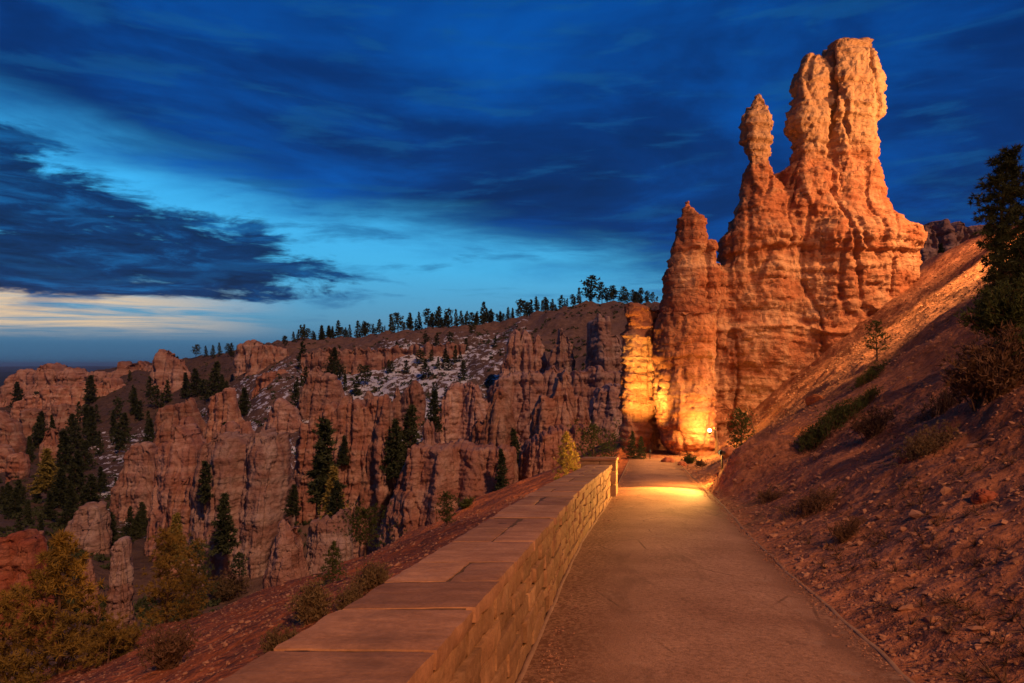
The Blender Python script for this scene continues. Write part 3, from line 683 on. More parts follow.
# ------------------------------------------------------------------ trees
def tufts(cen, dirs, L, W, nb, r, spread=.9, up=.25):
    """nb narrow triangles around every centre"""
    n = len(cen); k = n*nb
    c = np.repeat(cen, nb, 0); d = np.repeat(dirs, nb, 0)
    v = r.normal(size=(k, 3)); v /= np.linalg.norm(v, axis=1)[:, None]
    a = d*(1-spread*.5)+v*spread; a[:, 2] += up; a /= np.linalg.norm(a, axis=1)[:, None]
    s = np.cross(a, r.normal(size=(k, 3))); s /= np.linalg.norm(s, axis=1)[:, None]+1e-6
    l = (L*r.uniform(.6, 1.2, k))[:, None]; w = (W*r.uniform(.7, 1.3, k))[:, None]
    p0 = c-s*w*.5; p1 = c+s*w*.5; p2 = c+a*l
    V = np.stack([p0, p1, p2], 1).reshape(-1, 3); Fc = np.arange(k*3).reshape(-1, 3)
    return V, Fc
def make_tree(name, h, seed, lod, shape='spire', mleaf=None, width=.2, bare=.12, lean=0., curve=.03, dens=1.):
    r = np.random.default_rng(seed); root = bpy.data.objects.new(name, None); col.objects.link(root)
    tz = np.linspace(0, 1, 9 if lod > 0 else 4)
    wob = curve*h*np.stack([np.sin(tz*4+seed)*tz+lean*tz*6*1., np.cos(tz*3+seed*2)*tz, np.zeros_like(tz)], -1)
    tp = wob+np.stack([0*tz, 0*tz, -.04*h+tz*h*1.0], -1)
    mt = MB(); r0 = h*(.02 if shape == 'spire' else .026)
    v, f = tube(tp, r0*(1-tz*.93), 8 if lod > 0 else 5, False); mt.add(v, f)
    nl = int({0: 34, 1: 70, 2: 60, 3: 72}[lod]*dens)
    C, Dd = [], []
    ga = 2.39996
    az_ = lambda i: math.sin(i*ga)*1.5
    for i in range(nl):
        q = bare+(1-bare)*(i+.5*r.random())/nl
        if shape == 'spire': rad = width*h*(1-q)**.85*(.75+.5*r.random())+.012*h
        elif shape == 'broad': rad = width*h*(math.sin(math.pi*min(1, (1.06-q)**.8*.78)))*(.35+.9*r.random()*(.7+.6*(pn(az_(i)*1.3, q*6, seed)))) if lod >= 2 else width*h*(math.sin(math.pi*min(1, (1.06-q)**.8*.78)))*(.5+.7*r.random())
        else: rad = width*h*(.35+.9*(1-q))*(.3+.9*r.random())
        az = i*ga+r.uniform(-.5, .5); el = (.05+.5*q if shape != 'spire' else -.12+.5*q)+r.uniform(-.2, .2)
        base = np.array([np.interp(q, tz, tp[:, 0]), np.interp(q, tz, tp[:, 1]), -.04*h+q*h])
        dv = np.array([math.cos(az)*math.cos(el), math.sin(az)*math.cos(el), math.sin(el)])
        m = 4; tt = np.linspace(0, 1, m)
        lp = base+rad*tt[:, None]*dv; lp[:, 2] += rad*.18*tt**2*(1 if shape != 'spire' else .6)
        lp[1:-1] += r.normal(size=(m-2, 3))*rad*.05
        if lod >= 1:
            v, f = tube(lp, (r0*.30*(1-q*.6))*(1-.75*tt), 4, False); mt.add(v, f)
        nt = max(2, int({0: 5, 1: 9, 2: 10, 3: 16}[lod]*(.35+rad/(width*h))))
        ts = .22+.78*r.random(nt)**.7 if shape != 'sparse' else .5+.5*r.random(nt)
        cc = np.stack([np.interp(ts, tt, lp[:, k]) for k in range(3)], -1)
        sp = rad*(.20 if lod < 2 else .15)*(ts**.5)[:, None]+.008*h
        cc += r.normal(size=(nt, 3))*sp*np.array([1, 1, .55])
        dd = np.broadcast_to(dv, (nt, 3)); C.append(cc); Dd.append(dd)
    # leader
    nt = {0: 4, 1: 8, 2: 14, 3: 20}[lod]
    q = r.uniform(.9, 1.0, nt); C.append(np.stack([np.interp(q, tz, tp[:, 0]), np.interp(q, tz, tp[:, 1]), -.04*h+q*h], -1)); Dd.append(np.broadcast_to([0, 0, 1.], (nt, 3)))
    C = np.concatenate(C); Dd = np.concatenate(Dd)
    L, W, nb = {0: (.085, .055, 4), 1: (.055, .022, 8), 2: (.045, .011, 16), 3: (.036, .0062, 22)}[lod]
    V, Fc = tufts(C, Dd, L*h, W*h, nb, r, .9 if lod < 2 else 1.1)
    mt.build('trunk', M_bark, root)
    npmesh('crown', V, Fc, mleaf or M_pine, False, root)
    root['h'] = h
    return root
protos = {}
def use_tree(key, d, px, py, hpx, label, group=None, rot=None, cat='pine tree', dz=0):
    """place a copy of prototype `key` so that it stands on the ground seen at px,py"""
    root, h, used = protos[key]
    o = root if not used else dup(root)
    protos[key][2] = True
    x = (px-CX)/F*d; z = float(terr(np.array([x]), np.array([d]))[0])
    s = hpx*d/F/h; wq = random.uniform(.85, 1.45)
    o.location = (x, d, z+dz); o.scale = (s*wq, s*wq, s); o.rotation_euler = (random.uniform(-.05, .05), random.uniform(-.05, .05), rot if rot is not None else random.uniform(0, 6.28))
    tag(o, label, cat)
    if group: o['group'] = group
    elif 'group' in o: del o['group']
    if 'h' in o: del o['h']
    return o
def proto(key, *a, **k):
    t = make_tree(*a, **k); protos[key] = [t, a[1], False]
for i in range(5): proto('f%d' % i, 'pine_tree', 12., 20+i, 0, 'spire', M_pine, [.17, .2, .15, .22, .19][i], .08)
for i in range(3): proto('b%d' % i, 'pine_tree', 12., 40+i, 0, 'broad', M_pine, [.24, .28, .22][i], .2)
for i in range(4): proto('m%d' % i, 'pine_tree', 12., 60+i, 1, 'spire', M_pine, [.16, .2, .13, .23][i], .07)
for i in range(2): proto('t%d' % i, 'pine_tree', 14., 70+i, 1, 'sparse', M_pine, [.11, .14][i], .15, dens=.7)
for i in range(2): proto('y%d' % i, 'pine_tree', 12., 80+i, 1, 'spire', M_pine_lit, [.17, .19][i], .05)

# skyline trees along the far rim
sky = [(303,340,9),(308,340,8),(322,338,13),(329,338,11),(338,338,13),(342,337,8),(346,336,8),(350,336,11),(359,334,13),(368,334,11),(373,334,9),(379,334,13),(391,334,13),(398,335,15),(411,333,15),(416,333,9),(420,333,13),(428,333,15),(432,331,10),(439,330,16),(445,328,12),(449,327,15),(456,325,15),(461,323,11),(467,322,13),(472,321,10),(477,321,12),(483,320,18),(487,318,10),(491,317,11),(500,315,10),(508,313,10),(513,313,8),(521,313,16),(528,313,10),(531,312,12),(537,313,13),(546,312,12),(552,312,8),(561,313,13),(567,312,8),(573,312,9),(579,312,12),(590,310,20),(602,307,19),(607,306,14),(612,304,12),(623,301,13),(628,301,9),(633,300,13),(641,300,15),(647,300,11)]
for q_ in range(75):
    px = random.uniform(300, 655)
    if pn(px/14., .5, .5) > -.25: sky.append((px, 330, random.choice([4, 6, 7, 9, 11, 13])))
for px in list(range(312, 655, 9)): sky.append((px+random.uniform(-3, 3), 330, random.uniform(4, 9)))
for i, (px, py, h) in enumerate(sky):
    X = (px-CX)/F; z = terr(X*DS, DS); el = z/DS; i0 = (DS > 150) & (DS < 700); j = np.argmax(np.where(i0, el, -9)); d = DS[j]+2
    if px > 585: lb = 'broad dark pine in the tall clump on the rim nearest the rock tower'
    elif px > 495: lb = 'dark pine on the rim crest above the rock towers'
    elif px > 435: lb = 'dark pine on the rising rim crest above the right end of the snow'
    elif px > 355: lb = 'dark pointed pine on the skyline above the snowy slope'
    else: lb = 'small dark pine at the left end of the skyline row'
    use_tree(('b%d' % (i % 3)) if (i % 4 == 1 or px > 585) else 'f%d' % (i % 5), d, px, py, h*random.choice([1.1, 1.25, 1.35]), lb, 'pines along the far rim skyline')
# trees scattered on the slopes
slope = [(285,347,11),(294,343,11),(298,341,11),(304,341,10),(196,356,12),(206,357,11),(213,358,13),(220,356,13),(228,356,12),(232,357,14),(238,358,11),(130,381,11),(166,380,22),(175,383,26),(160,388,24),(150,396,20),(156,410,24),(168,402,22),(185,398,26),(196,396,28),(205,404,24),(215,397,36),(222,400,26),(247,372,18),(300,370,17),(310,374,22),(306,385,18),(333,375,28),(365,386,20),(357,396,20),(345,391,16),(389,374,14),(420,365,15),(426,380,20),(437,346,13),(445,362,14),(451,347,15),(455,364,18),(460,362,10),(466,350,12),(472,336,14),(495,348,12),(434,402,20),(295,406,22),(290,420,18),(297,395,18),
 (93,446,40),(75,448,34),(65,470,40),(39,448,32),(53,441,26),(85,470,30),(30,462,26),(102,492,26),(117,505,28),(75,500,50),(60,508,40),(90,510,36),(147,490,30),(131,536,30),(112,545,34),(142,530,28),(50,520,30),(68,530,30),(28,525,26),(20,505,26),(100,455,24),(120,450,20),(88,425,20),(140,420,20),(148,432,22),(132,405,20),(118,420,22),(10,515,30),(40,540,26)]
rs = random.Random(17)
for q_ in range(46): slope.append((rs.uniform(0, 245), rs.uniform(395, 545), rs.uniform(16, 32)))
for q_ in range(22): slope.append((rs.uniform(300, 480), rs.uniform(345, 400), rs.uniform(8, 18)))
for i, (px, py, h) in enumerate(slope):
    d = hit(px, py, 60)
    if px < 160: lb, g = 'dark pine in the dim left part of the canyon', 'dark pines on the left canyon slope'
    elif px < 250: lb, g = 'dark pine in the grove below the far left rim', 'dark pines below the left rim'
    elif px < 315: lb, g = 'dark pine between the square orange block and the snow', 'dark pines beside the square block'
    else: lb, g = 'small dark pine scattered on the snowy slope below the rim', 'small pines on the snowy slope'
    key = 'm%d' % (i % 4) if h > 24 else ('b%d' % (i % 3) if i % 4 == 0 else 'f%d' % (i % 5))
    use_tree(key, d, px, py, h, lb, g)
# single trees between the fins: px, base py, height px, distance, label
between = [('t0',205,508,48,130,'thin bare stemmed pine against the left edge of the massive pale fin'),
 ('m2',226,552,60,122,'slim dark pine rising against the foot of the massive pale fin'),
 ('m0',293,516,32,120,'dark pine in the gap right of the massive pale fin'),
 ('t1',325,505,88,118,'tallest thin pine in the dark gully left of the steep narrow fin'),
 ('t0',318,512,70,116,'second thin pine beside the tallest one in the dark gully'),
 ('y1',331,525,60,112,'olive tinged pine at the bottom of the dark gully'),
 ('m1',338,530,50,110,'bushy dark pine at the foot of the dark gully'),
 ('m2',343,465,30,160,'small dark pine on the knobbly headed wall'),
 ('m0',393,480,62,120,'slender dark pine right of the steep narrow fin'),
 ('m3',409,470,66,122,'dense dark pine in front of the row of small hoodoos'),
 ('m1',434,432,42,150,'dark pine behind the chess piece pinnacle'),
 ('m2',502,492,44,100,'dark pine in the shadowed right end of the flat topped block'),
 ('m1',515,470,42,125,'dark pine in the cleft between flat topped block and ledged pedestal'),
 ('y0',46,492,44,200,'pale olive pine with caught light painted in among dark pines at far left'),
 ('y1',174,562,50,110,'slim yellow green pine in front of the orange lit buttress'),
 ('b1',240,580,28,120,'low dark bushy pine at the foot of the massive fin')]
for k, px, py, h, d, lb in between:
    o = use_tree(k, d, px, py, h, lb)
    o.location.z = float(P(px, py, d)[2])
    zt = float(terr(np.array([o.location.x]), np.array([d]))[0])
    if zt > o.location.z: o.location.z = zt

# nearer trees
def near_tree(label, px, py, hpx, d, seed, lod, shape, ml, width, cat='pine tree', place=True, name='pine_tree', **k):
    h = hpx*d/F; t = make_tree(name, h, seed, lod, shape, ml, width, **k); del t['h']
    x = (px-CX)/F*d; z = float(terr(np.array([x]), np.array([d]))[0])
    if not place: z = float(P(px, py, d)[2])
    t.location = (x, d, z); return tag(t, label, cat)
near_tree('large olive pine with warm light painted in, filling the bottom left corner', 62, 740, 214, 17, 3, 3, 'spire', M_pine2, .36, bare=.06, place=False, dens=.95)
near_tree('low olive pine at the left edge beside the large one', 5, 730, 140, 18, 35, 3, 'broad', M_pine2, .4, bare=.05, place=False, dens=.8)
near_tree('dense low olive pine below the large corner pine', 105, 750, 130, 16, 36, 3, 'broad', M_pine2, .42, bare=.05, place=False, dens=.7)
near_tree('olive pine with an open crown at the lower edge of the red bank', 166, 640, 108, 28, 5, 3, 'broad', M_pine2, .36, bare=.2, place=False, dens=.7)
near_tree('short olive pine on the lip of the red bank', 192, 622, 48, 27, 6, 2, 'broad', M_pine2, .5, bare=.1)
near_tree('dark round pine beyond the lip of the red bank', 196, 605, 62, 50, 9, 2, 'broad', M_pine, .42, bare=.1, place=False)
near_tree('small cone shaped green pine on the bank beside the wall', 333, 598, 44, 15, 10, 2, 'spire', M_pine3, .38, bare=.05)
near_tree('dark umbrella shaped pine with a bare trunk on the bank', 365, 568, 54, 21, 12, 2, 'broad', M_pine3, .6, bare=.35)
near_tree('small dark pine on the bank edge above the wall', 447, 518, 34, 28, 13, 2, 'broad', M_pine3, .42, bare=.12)
near_tree('small bright yellow pine lit beside the wall end', 568, 490, 62, 20.5, 14, 2, 'spire', M_pine_lit, .3, bare=.1)
near_tree('dark bushy pine left of the wall end', 594, 470, 44, 34, 15, 2, 'broad', M_pine3, .7, bare=.05)
near_tree('dark low pine between the wall end and the buttress', 612, 468, 26, 36, 16, 2, 'broad', M_pine, .8, bare=.05)
near_tree('little dark pine at the foot of the buttress, left of a pair', 632, 464, 28, 41, 17, 2, 'spire', M_pine, .2, bare=.05)
near_tree('little dark pine at the foot of the buttress, right of a pair', 641, 464, 24, 40.5, 18, 2, 'spire', M_pine, .22, bare=.05)
near_tree('rounded green pine with a leaning dead stick on the talus slope', 741, 446, 42, 30, 19, 2, 'broad', M_pine3, .46, bare=.08)
near_tree('scraggly small pine high on the talus slope', 877, 378, 38, 27, 21, 2, 'sparse', M_pine3, .4, bare=.25, dens=.6)
near_tree('tall dark pine leaning in at the right edge of the picture', 1003, 300, 152, 21, 22, 3, 'broad', M_pine, .16, bare=.05, dens=1.1, place=False)
near_tree('second dark pine crowding the right edge', 1034, 330, 165, 21, 23, 3, 'broad', M_pine, .24, bare=.05, dens=1.2, place=False)
for i, (px, py, h) in enumerate([(942,270,30),(956,268,22),(932,278,20),(966,264,18)]):
    use_tree('m%d' % (i % 4), 110, px, py, h, 'dark pine in front of the grey cliff behind the ridge', 'pines at the grey cliff').location.z = float(P(px, py+3, 110)[2])
for k, (rt, h, used) in protos.items():
    if not used:
        for c in list(rt.children): bpy.data.objects.remove(c)
        bpy.data.objects.remove(rt)

# ------------------------------------------------------------------ shrubs
def shrub(label, px, py, wpx, hpx, seed, ml, name='shrub', nst=60, dense=1., d=None, lift=0., flat=False):
    d = d or hit(px, py); r = np.random.default_rng(seed)
    w = wpx*d/F/2; h = hpx*d/F; x = (px-CX)/F*d; z = float(terr(np.array([x]), np.array([d]))[0])+lift
    root = empty(name, (x, d, z), label, 'bush')
    mt = MB(); C, Dd = [], []
    bb = r.normal(size=(nst, 2))*w*(.28 if flat else .12); azs = r.uniform(0, 6.28, nst); qs = r.random(nst)**.5
    ee = bb+np.stack([np.cos(azs)*w*qs*(.6 if flat else .9), np.sin(azs)*w*qs*.7], -1)
    zb_ = terr(x+bb[:, 0], d+bb[:, 1])-z; ze_ = terr(x+ee[:, 0], d+ee[:, 1])-z
    for i in range(nst):
        q = qs[i]; b0 = np.array([bb[i, 0], bb[i, 1], zb_[i]-.03])
        e = np.array([ee[i, 0], ee[i, 1], max(ze_[i], 0 if not flat else -9)+h*(1-.55*q*q)*r.uniform(.6, 1.05)])
        mid = (b0+e)/2+r.normal(size=3)*w*.06; mid[2] += h*.1
        v, f = tube([b0, mid, e], [.012*h+.003, .008*h+.002, .002], 4, False); mt.add(v, f)
        nt = int(9*dense); ts = r.uniform(.35, 1.05, nt)
        C.append(b0+(e-b0)*ts[:, None]+r.normal(size=(nt, 3))*h*.08); Dd.append(np.broadcast_to((e-b0)/np.linalg.norm(e-b0), (nt, 3)))
    mt.build('stems', M_twig, root)
    if dense > 0:
        L = max(.12*h, 1.8*d/F); V, Fc = tufts(np.concatenate(C), np.concatenate(Dd), L, L*.22, 5, r, .8)
        npmesh('foliage', V, Fc, ml, False, root)
    return root
shrub('dark green juniper mat sprawling up the talus slope, lower end', 815, 446, 44, 20, 1, M_pine3, 'juniper', 110, 2, flat=True)
shrub('dark green juniper mat sprawling up the talus slope, middle', 838, 425, 50, 22, 2, M_pine3, 'juniper', 120, 2, flat=True)
shrub('dark green juniper mat sprawling up the talus slope, upper end', 862, 408, 38, 16, 3, M_pine3, 'juniper', 90, 2, flat=True)
shrub('low green tuft at the foot of the scraggly pine', 868, 381, 34, 14, 4, M_pine3, 'juniper', 70, 2, flat=True)
shrub('brown leafless bush below the juniper mat', 872, 436, 50, 26, 5, M_twig, 'dry_bush', 90, 1.)
shrub('dark wiry bush on the mid talus slope', 925, 455, 70, 26, 6, M_sage, 'dry_bush', 110, 1.2, flat=True)
shrub('small dry bush low on the talus slope near the path', 845, 540, 44, 20, 7, M_twig, 'dry_bush', 80, 1.)
shrub('dark flat bush above the path edge', 812, 512, 60, 22, 8, M_twig, 'dry_bush', 90, 1.2, flat=True)
shrub('dry bush near the slope toe halfway along the path', 770, 500, 36, 15, 9, M_twig, 'dry_bush', 60, 1.2, flat=True)
shrub('large brown bush under the right edge pines', 990, 400, 90, 60, 10, M_twig, 'dry_bush', 150, 1.2)
shrub('dense dark bush at the right edge above the brown one', 1010, 335, 80, 50, 11, M_pine3, 'juniper', 140, 2.2)
shrub('olive leafy bush hanging at the right edge', 1020, 372, 60, 40, 12, M_pine3, 'juniper', 120, 2)
shrub('wispy dead twig bush on the right slope', 945, 410, 60, 26, 13, M_twig, 'dry_bush', 110, .4, flat=True)
shrub('tan rounded bush on the lip of the red bank', 226, 600, 44, 26, 14, M_sage, 'sagebrush', 90, 1.5)
shrub('brown bush below the small cone shaped pine', 312, 622, 42, 38, 15, M_sage, 'sagebrush', 100, 1.4)
shrub('long grey green bush along the outer wall face', 372, 588, 44, 26, 16, M_sage, 'sagebrush', 110, 1.5, flat=True)
shrub('low bush by the wall nearer the umbrella shaped pine', 350, 610, 36, 24, 17, M_sage, 'sagebrush', 90, 1.5, flat=True)
shrub('dark bush lowest beside the wall', 282, 660, 46, 34, 18, M_sage, 'sagebrush', 90, 1.2)
shrub('leafless spiky bush on the lower red bank', 168, 668, 66, 46, 19, M_twig, 'dry_bush', 110, .5)
shrub('olive bush at the bottom of the red bank', 120, 655, 46, 30, 20, M_pine2, 'sagebrush', 80, 1.6)
shrub('small dark tuft at the foot of the lamplit boulder', 690, 466, 16, 9, 21, M_pine3, 'shrub', 50, 1.5, d=36)
shrub('dark bush at the base of the wooden post', 700, 468, 14, 7, 22, M_twig, 'dry_bush', 40, 1.2, d=33)
shrub('tiny dark bush on the bank skyline beside the flat block', 466, 508, 18, 10, 23, M_pine3, 'shrub', 50, 1.5)

# ------------------------------------------------------------------ stones (uncountable) and boulders
def ico():
    t = (1+5**.5)/2
    v = np.array([(-1,t,0),(1,t,0),(-1,-t,0),(1,-t,0),(0,-1,t),(0,1,t),(0,-1,-t),(0,1,-t),(t,0,-1),(t,0,1),(-t,0,-1),(-t,0,1)], float); v /= np.linalg.norm(v[0])
    f = np.array([(0,11,5),(0,5,1),(0,1,7),(0,7,10),(0,10,11),(1,5,9),(5,11,4),(11,10,2),(10,7,6),(7,1,8),(3,9,4),(3,4,2),(3,2,6),(3,6,8),(3,8,9),(4,9,5),(2,4,11),(6,2,10),(8,6,7),(9,8,1)])
    return v, f
def stones(name, x, y, size, seed):
    r = np.random.default_rng(seed); v, f = ico(); n = len(x)
    z = terr(x, y)
    sc = size[:, None]*r.uniform(.5, 1.2, (n, 3))*np.array([1, 1, .65])
    V = v[None]*(1+.25*r.normal(size=(n, 12, 1)))*sc[:, None]
    a = r.uniform(0, 6.28, n); ca, sa = np.cos(a)[:, None], np.sin(a)[:, None]
    X = V[..., 0]*ca-V[..., 1]*sa; Y = V[..., 0]*sa+V[..., 1]*ca
    V = np.stack([X+x[:, None], Y+y[:, None], V[..., 2]+z[:, None]+(size*.1)[:, None]], -1)
    Fc = f[None]+(np.arange(n)*12)[:, None, None]
    return tag(npmesh(name, V.reshape(-1, 3), Fc.reshape(-1, 3), M_stone, False), kind='stuff')
xs_ = lambda x, y: lat(x, y)
r = np.random.default_rng(5)
n = 34000
y = 2+44*r.random(n)**1.7; t = .05+r.random(n)**1.2*np.clip(y*.9, 5, 30)
x = -.83+.192*y+PW+t; sz = np.clip(.0065*np.exp(r.normal(size=n)*.7)*(1+y*.075), .005, .085)
tag(stones('loose_stones', x, y, sz, 6), 'loose orange stones scattered over the talus slope right of the path', 'loose stones')
n = 9000
y = 4+28*r.random(n)**1.3; u = .75+r.random(n)*np.clip(y*.8, 3, 20); x = -.83+.192*y-u
tag(stones('bank_stones', x, y, np.clip(.010*np.exp(r.normal(size=n)*.55)*(1+y*.045), .006, .07), 8), 'loose red stones scattered over the bank left of the wall', 'loose stones')
n = 9000
y = 2+30*r.random(n)**1.6; e = r.random(n) < .55; s = np.where(e, .08+np.abs(r.normal(size=n))*.35, PW-.05-np.abs(r.normal(size=n))*.12)
o = stones('path_grit', -.83+.192*y+s, y, .006*np.exp(r.normal(size=n)*.4)*(1+y*.03), 9); c = coords(o); c[:, 2] += .03; setco(o, c)
tag(o, 'small grit and chips along both edges of the gravel path', 'grit')
# dry grass and twigs on the talus slope
r = np.random.default_rng(33); n = 2600
yg = 2+40*r.random(n)**1.5; tg = .25+r.random(n)*np.clip(yg*.9, 4, 28); xg = -.83+.192*yg+PW+tg
kp = pn(xs_(xg, yg)/2.6, yg/5, 2.) + .4*pn(xg, yg, 5.) > .12; xg, yg = xg[kp], yg[kp]
cen = np.stack([xg, yg, terr(xg, yg)], -1)
V, Fc = tufts(cen, np.tile([-.5, 0, .3], (len(xg), 1)), .17, .008, 18, r, 1.1, .05)
tag(npmesh('dry_grass', V, Fc, M_twig, False), 'dry dark grass and twigs matted over the talus slope', 'dry grass', kind='stuff')
# low dark scrub nobody could count, over the canyon slopes
r = np.random.default_rng(31); n = 9000
pxs = r.uniform(-60, 660, n); dd = np.exp(r.uniform(np.log(90), np.log(900), n)); xs = (pxs-CX)/F*dd
keep = (pn(xs/30, dd/30, 3.) + .5*pn(xs/8, dd/8, 1.) > .0); xs, dd = xs[keep], dd[keep]
zs = terr(xs, dd); nn = len(xs); k = 7
cen = np.stack([xs, dd, zs], -1); cen = np.repeat(cen, k, 0)+r.normal(size=(nn*k, 3))*np.array([.5, .5, .2])+[0, 0, .3]
V, Fc = tufts(cen, np.tile([0, 0, 1.], (nn*k, 1)), .9, .5, 3, r, .9)
tag(npmesh('scrub', V, Fc, M_pine, False), 'low dark scrub dotted over the canyon slopes', 'scrub', kind='stuff')
def boulder(label, px, py, wpx, seed, d=None):
    d = d or hit(px, py); s = wpx*d/F/2; x = (px-CX)/F*d; z = float(terr(np.array([x]), np.array([d]))[0])
    n = 28; th = np.linspace(0, np.pi, n); ph = np.arange(2*n)*np.pi/n
    T, Ph = np.meshgrid(th, ph, indexing='ij'); v = np.stack([np.sin(T)*np.cos(Ph), np.sin(T)*np.sin(Ph), np.cos(T)*.7], -1)
    v = np.sign(v)*np.abs(v)**.8
    a = 1+.28*fbm(v[..., 0]*1.3+seed, v[..., 1]*1.3, v[..., 2]*1.3, 4)
    o = npmesh('boulder', v*a[..., None]*s, gridfaces(n, 2*n, True), M_stone2); o.location = (x, d, z+s*.15); tag(o, label, 'boulder')
M_stone2 = rock_mat('boulder_rock', RED, .35)
boulder('angular boulder at the path end below the lamplit rock', 668, 464, 12, 1, 37)
boulder('pale boulder beside the wooden post base', 682, 468, 9, 2, 34)
boulder('low boulder at the slope toe by the path', 728, 470, 16, 3, 27)
boulder('small red boulder on the mid talus slope', 905, 462, 12, 4)
boulder('flat boulder on the upper talus slope', 815, 402, 16, 5)
boulder('half buried boulder near the right edge of the talus slope', 985, 500, 20, 6)
# dead stick beside the rounded pine
dk = 29.3
a = P(757, 447, dk); b = P(746, 404, dk); a[2] = float(terr(np.array([a[0]]), np.array([a[1]]))[0])-.1
v, f = tube([a, (a+b)/2+[.03, 0, .02], b], [.03, .022, .012], 6); mb = MB(); mb.add(v-a, f); o = mb.build('dead_stick', M_wood); o.location = a
tag(o, 'bare dead stick leaning against the rounded pine', 'stick')

# ------------------------------------------------------------------ lamps
def emis(name, c, s):
    m = bpy.data.materials.new(name); m.use_nodes = True; t = NT(m.node_tree)
    o = t.n('ShaderNodeOutputMaterial'); e = t.n('ShaderNodeEmission'); e.inputs[0].default_value = (*c, 1); e.inputs[1].default_value = s; t.l(e.outputs[0], o.inputs[0]); return m
M_bulb = emis('lamp_bulb', (1, .72, .3), 9)
dl = 41.0
bx, by, _ = P(716.5, 467, dl); bz = float(terr(np.array([bx]), np.array([by]))[0])
topz = P(0, 427, dl)[2]; hp = topz-bz
lp = empty('lamp_post', (bx, by, bz), 'leaning wooden post carrying a small glowing lamp against the boulder', 'lamp post')
mb = MB(); v, f = tube([(0, 0, -.3), (.02, 0, hp*.4), (-.05, 0, hp*.75), (-.12, 0, hp)], [.10, .095, .085, .07], 10); mb.add(v, f); mb.build('post', M_wood, lp)
mb = MB(); v, f = tube([(-.08, -.02, hp*.9), (-.3, -.06, hp*.88), (-.42, -.08, hp*.84)], [.025, .022, .02], 8); mb.add(v, f); mb.build('arm', M_metal, lp)
def ball(c, r, n=12):
    th = np.linspace(0, np.pi, n); ph = np.arange(2*n)*np.pi/n; T, Ph = np.meshgrid(th, ph, indexing='ij')
    return np.stack([np.sin(T)*np.cos(Ph), np.sin(T)*np.sin(Ph), np.cos(T)], -1)*r+np.asarray(c), gridfaces(n, 2*n, True)
hd = np.array([-.44, -.09, hp*.84+.06])
mb = MB(); v, f = ball(hd, .12); mb.add(v, f); mb.build('bulb', M_bulb, lp)
mb = MB(); v, f = tube([hd+[0, 0, -.22], hd+[0, 0, -.15], hd+[0, 0, -.10]], [.06, .11, .10], 12); mb.add(v, f); mb.build('lamp_socket', M_metal, lp)
def light(kind, name, loc, energy, colr, target=None, size=.1, cone=60, blend=.5):
    L = bpy.data.lights.new(name, kind); L.energy = energy; L.color = colr; o = bpy.data.objects.new(name, L); col.objects.link(o); o.location = [float(q) for q in loc]
    if kind in ('POINT', 'SPOT'): L.shadow_soft_size = size
    if kind == 'SPOT': L.spot_size = R(cone); L.spot_blend = blend
    if target is not None: o.rotation_euler = (Vector([float(q) for q in target])-Vector([float(q) for q in loc])).to_track_quat('-Z', 'Y').to_euler()
    return o
WARM = (1., .50, .13); YEL = (1., .52, .10)
hw = np.array([bx, by, bz])+hd
light('POINT', 'post_lamp', hw+[-.35, -.1, .15], 560, YEL, size=.12)
# ground floodlight fixtures
def flood(label, loc, target, energy, cone, colr=YEL, blend=.6, size=.12, hgt=.28):
    loc = np.array(loc, float); loc[2] = float(terr(loc[0:1], loc[1:2])[0])
    root = empty('floodlight', loc, label, 'floodlight')
    mb = MB(); v, f = tube([(0, 0, -.1), (0, 0, .12), (0, 0, hgt-.08)], [.03, .03, .03], 8); mb.add(v, f); mb.build('stand', M_metal, root)
    dv = np.array(target, float)-loc; dv /= np.linalg.norm(dv)
    c = np.array([0, 0, hgt]); mb = MB(); v, f = tube([c-dv*.10, c-dv*.09, c+dv*.06, c+dv*.10], [.03, .06, .08, .08], 14, False); mb.add(v, f); mb.build('housing', M_metal, root)
    mb = MB(); v, f = tube([c+dv*.055, c+dv*.065], [.07, .07], 14); mb.add(v, f); mb.build('lens', M_bulb2, root)
    light('SPOT', 'flood_lamp', loc+c+dv*.16, energy, colr, target, size, cone, blend)
M_bulb2 = emis('flood_lens', (1, .7, .3), 2)
flood('small floodlight at the foot of the buttress', P(650, 462, 40.2), P(641, 370, 45), 7800, 60, YEL, 1.0, hgt=.5)
flood('small floodlight tucked behind the mound at the slope toe', (6.34, 20.6, 0), (2.0, 17.9, -2.6), 5200, 84, (1., .43, .08), .5, hgt=.8)
light('POINT', 'toe_fill', (6.1, 20.9, float(terr(np.array([6.1]), np.array([20.9]))[0])+1.0), 480, (1., .43, .08), size=.15)  # added bare fill beside the floodlight, brightens the road and small pine
RZ = float(terr(np.array([23.]), np.array([39.]))[0])
# ridge floodlight out of frame on the right, washing the ridge and the tower
lx, ly = 26.5, 30.0; lz = float(terr(np.array([lx]), np.array([ly]))[0])+4.0
tz_ = float(terr(np.array([35.]), np.array([38.5]))[0])+6
light('SPOT', 'tower_lamp', (35., 38.5, tz_), 30000, (1., .47, .17), (17.0, 50, 11.5), .25, 92, .4)
light('SPOT', 'ridge_lamp', (lx, ly, lz), 40000, (1., .50, .16), (21.0, 32.5, float(terr(np.array([21.]), np.array([32.5]))[0])), .25, 68, .7)

# added unseen warm fill behind the viewpoint, brightens path, wall and bank
light('POINT', 'unseen_path_fill', (6., -12., 8.5), 8300, (1., .42, .13), size=.25)
